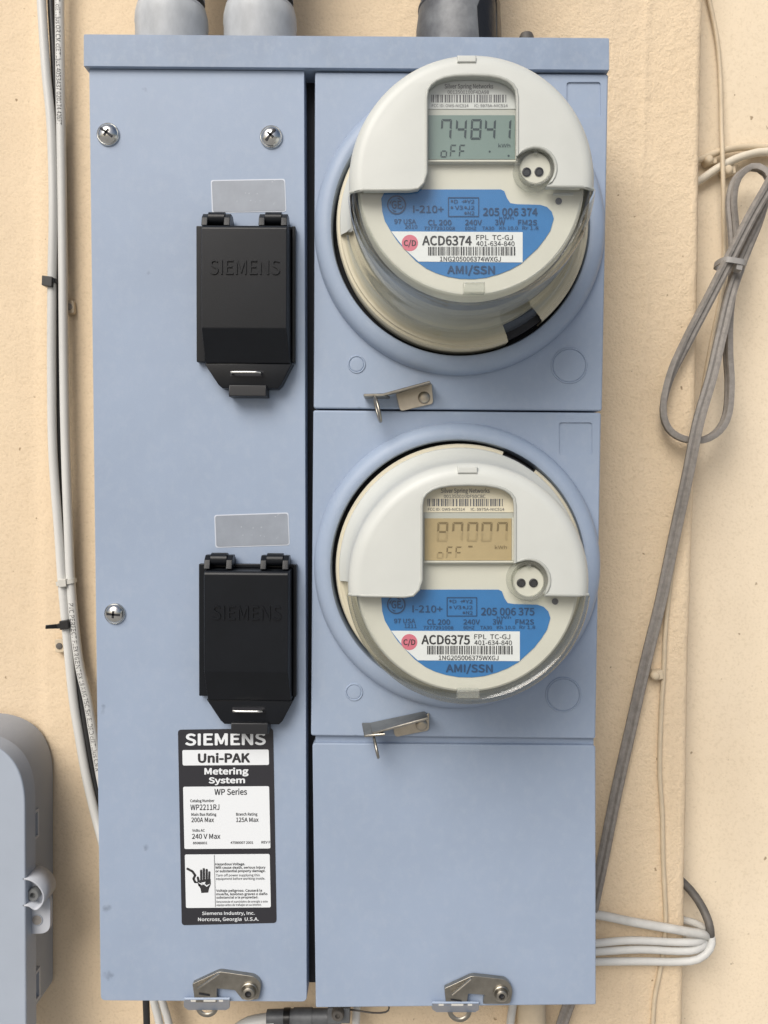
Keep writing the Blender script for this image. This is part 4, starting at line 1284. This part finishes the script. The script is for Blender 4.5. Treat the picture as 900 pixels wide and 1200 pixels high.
RB = -RECESS
tw = [(818, -60, RB + .004), (831, 0, RB + .004), (840, 45, RB + .004), (844, 90, RB + .005), (845.5, 150, RB + .008), (847, 195, RB + .014), (848, 250, RB + .012), (848.5, 300, RB + .006), (845, 345, RB + .006), (834, 400, RB + .006), (825, 450, RB + .006), (816, 510, RB + .010), (806, 560, .002), (795, 620, .003), (786, 680, .0025), (780, 735, .0025), (777.5, 792, .003), (775, 830, .0025), (773, 900, .0022), (776, 953, .0022), (777, 1007, .0022), (780, 1076, .0022), (777, 1115, .0022), (772, 1145, .0022), (767, 1170, .0022), (765, 1200, .0022), (762, 1260, .0022)]
cable('painted_wire', tw, .0019, M['painted'], 'thin wire painted over in wall cream, running down the pier right of the enclosure', 'cable')
cable('painted_cable', [(806, 192, RB + .006), (822, 186, RB + .007), (845, 177, RB + .007), (870, 172.5, RB + .006), (900, 173, RB + .006), (960, 176, RB + .006)], .0030, M['painted'], 'cream painted cable curving off to the right edge, upper of the two', 'cable', 'cream cables at the right edge')
cable('painted_cable', [(800, 222, RB + .006), (822, 210, RB + .007), (838, 199, RB + .008), (860, 187, RB + .008), (880, 180.5, RB + .008), (900, 178, RB + .008), (960, 178, RB + .007)], .0034, M['painted_pale'], 'cream painted cable curving off to the right edge, lower and paler of the two', 'cable', 'cream cables at the right edge')
for (x, y, h, r_, label) in ((831, 187, RB + .001, 5.5, 'painted cable clip in the corner above the lower cream cable'), (853, 199, RB + .001, 6.5, 'painted cable clip where the thin wire crosses the cream cables'), (768, 792, .0005, 5.5, 'painted cable clip on the pier beside the thin wire')):
    T = thing('cable_clip', tuple(W(x, y, h)), label, 'cable clip', 'cable clips on the wall')
    q = W(x, y, h + .008); rr = r_ * S(h)
    lathe('nail_head', [(rr, 0), (rr, .006), (rr * .9, .0085), (rr * .6, .0100), (rr * .3, .0103), (0, .0103)], (q.x, q.z), h, M['painted'], T, n=20, smooth=60)
    pslab('saddle', [(x - 2, y - 5), (x + 9, y - 7), (x + 10, y + 4), (x - 1, y + 6)], h, h + .0065, M['painted'], T, bevel=.0012, rad=2)

# white cables turning round the pier at the lower right
G = 'white cables wrapped round the foot of the pier'
cable('white_cable', [(640, 1064, .02), (700, 1072, .011), (740, 1080, .009), (785, 1088, .008), (810, 1092.5, .008), (823, 1094.5, .004), (828, 1098, -.005), (820, 1101, -.016), (802, 1103, -.026)], .0036, M['coax_dirty'], 'dirty white cable bent round the pier, topmost of the four low cables', 'cable', G)
cable('white_cable', [(640, 1110, .02), (700, 1105, .010), (740, 1102, .008), (790, 1104, .008), (812, 1104, .007), (823, 1102, .001), (820, 1100, -.012), (806, 1098, -.02)], .0031, M['coax'], 'clean white cable second from the top, bent round the pier', 'cable', G)
cable('white_cable', [(640, 1118, .02), (700, 1115, .010), (750, 1112.5, .008), (795, 1114.5, .008), (815, 1113, .007), (826, 1106, .001), (822, 1100, -.014), (806, 1095, -.024)], .0031, M['coax'], 'clean white cable third from the top, bent round the pier', 'cable', G)
cable('white_cable', [(640, 1128, .02), (700, 1127, .010), (750, 1126.5, .008), (795, 1127, .008), (818, 1124, .008), (832, 1112, .005), (834, 1099, -.002), (828, 1090, -.010), (815, 1082, -.02), (800, 1078, -.026)], .0031, M['coax'], 'white cable lowest of the four, with the widest bend round the pier', 'cable', G)
cable('grey_cable', [(796, 1030, -.022), (809, 1043, -.018), (820, 1058, -.012), (828, 1074, -.006), (832, 1088, .000), (831, 1100, -.006), (820, 1106, -.02), (802, 1106, -.028)], .0036, M['drop2'], 'dark weathered cable end curling out behind the pier above the white cables', 'cable')

# ------------------------------------------------------------------ things just under the enclosure
cable('black_cable', [(170, 1130, .02), (171, 1170, .02), (172, 1200, .02), (173, 1270, .02)], .0028, M['coax_black'], 'thin black cable dropping below the left cover', 'cable')
cable('white_cable', [(172, 1130, .02), (180, 1172, .022), (187, 1200, .022), (200, 1270, .022)], .0031, M['coax'], 'white cable dropping below the left cover, next to the black one', 'cable')
cable('white_cable', [(182, 1130, .02), (190, 1172, .020), (198, 1200, .020), (212, 1270, .020)], .0031, M['coax'], 'white cable dropping below the left cover, farther from the black one', 'cable')
cable('white_cable', [(416, 1140, .02), (418, 1172, .02), (417, 1200, .02), (414, 1270, .02)], .0034, M['coax'], 'white cable dropping below the lower right cover beside the screw', 'cable')
cable('tie_wire', [(400, 1182, .03), (420, 1184.5, .032), (438, 1187, .032), (452, 1186, .032), (456, 1181, .03), (452, 1170, .02)], .0007, M['drop2'], 'thin dark wire hooked under the lower right cover', 'wire')
cable('white_cable', [(604, 1140, .02), (601, 1178, .02), (598, 1200, .02), (592, 1270, .02)], .0034, M['coax_dirty'], 'white cable dropping below the lower right latch', 'cable')
cable('painted_pipe', [(622, 1120, .014), (622, 1178, .014), (622, 1200, .014), (621, 1280, .014)], .0125, M['painted'], 'pipe painted in wall cream below the lower right cover', 'pipe')
T = thing('cable_connector', tuple(W(350, 1190, .02)), 'grey metal cable connector just below the gap between the covers', 'connector')
cable('sleeve', [(262, 1222, .03), (285, 1204, .03), (300, 1198.5, .03), (322, 1195.5, .03)], .0060, M['coax'], parent=T)
cable('pipe', [(313, 1192.5, .03), (345, 1191.5, .03), (400, 1191, .03)], .0060, M['galv'], parent=T)
cable('collar', [(333, 1192, .03), (337, 1191.8, .03), (340, 1191.8, .03)], .0068, M['tar'], parent=T)
cable('collar', [(344, 1191.6, .03), (355, 1191.5, .03), (366, 1191.5, .03)], .0068, M['galv'], parent=T)
q = W(396, 1188, .042)
lathe('clamp_screw', [(.0050, -.004), (.0050, .002), (.0042, .0035), (.0020, .0035), (.0015, .0015), (0, .0015)], (q.x, q.z), .042, M['drop2'], T, n=24)
slab('clamp_lug', pxz([(384, 1180), (410, 1180), (410, 1198), (384, 1198)], .038), .028, .040, M['galv'], T, bevel=.001)
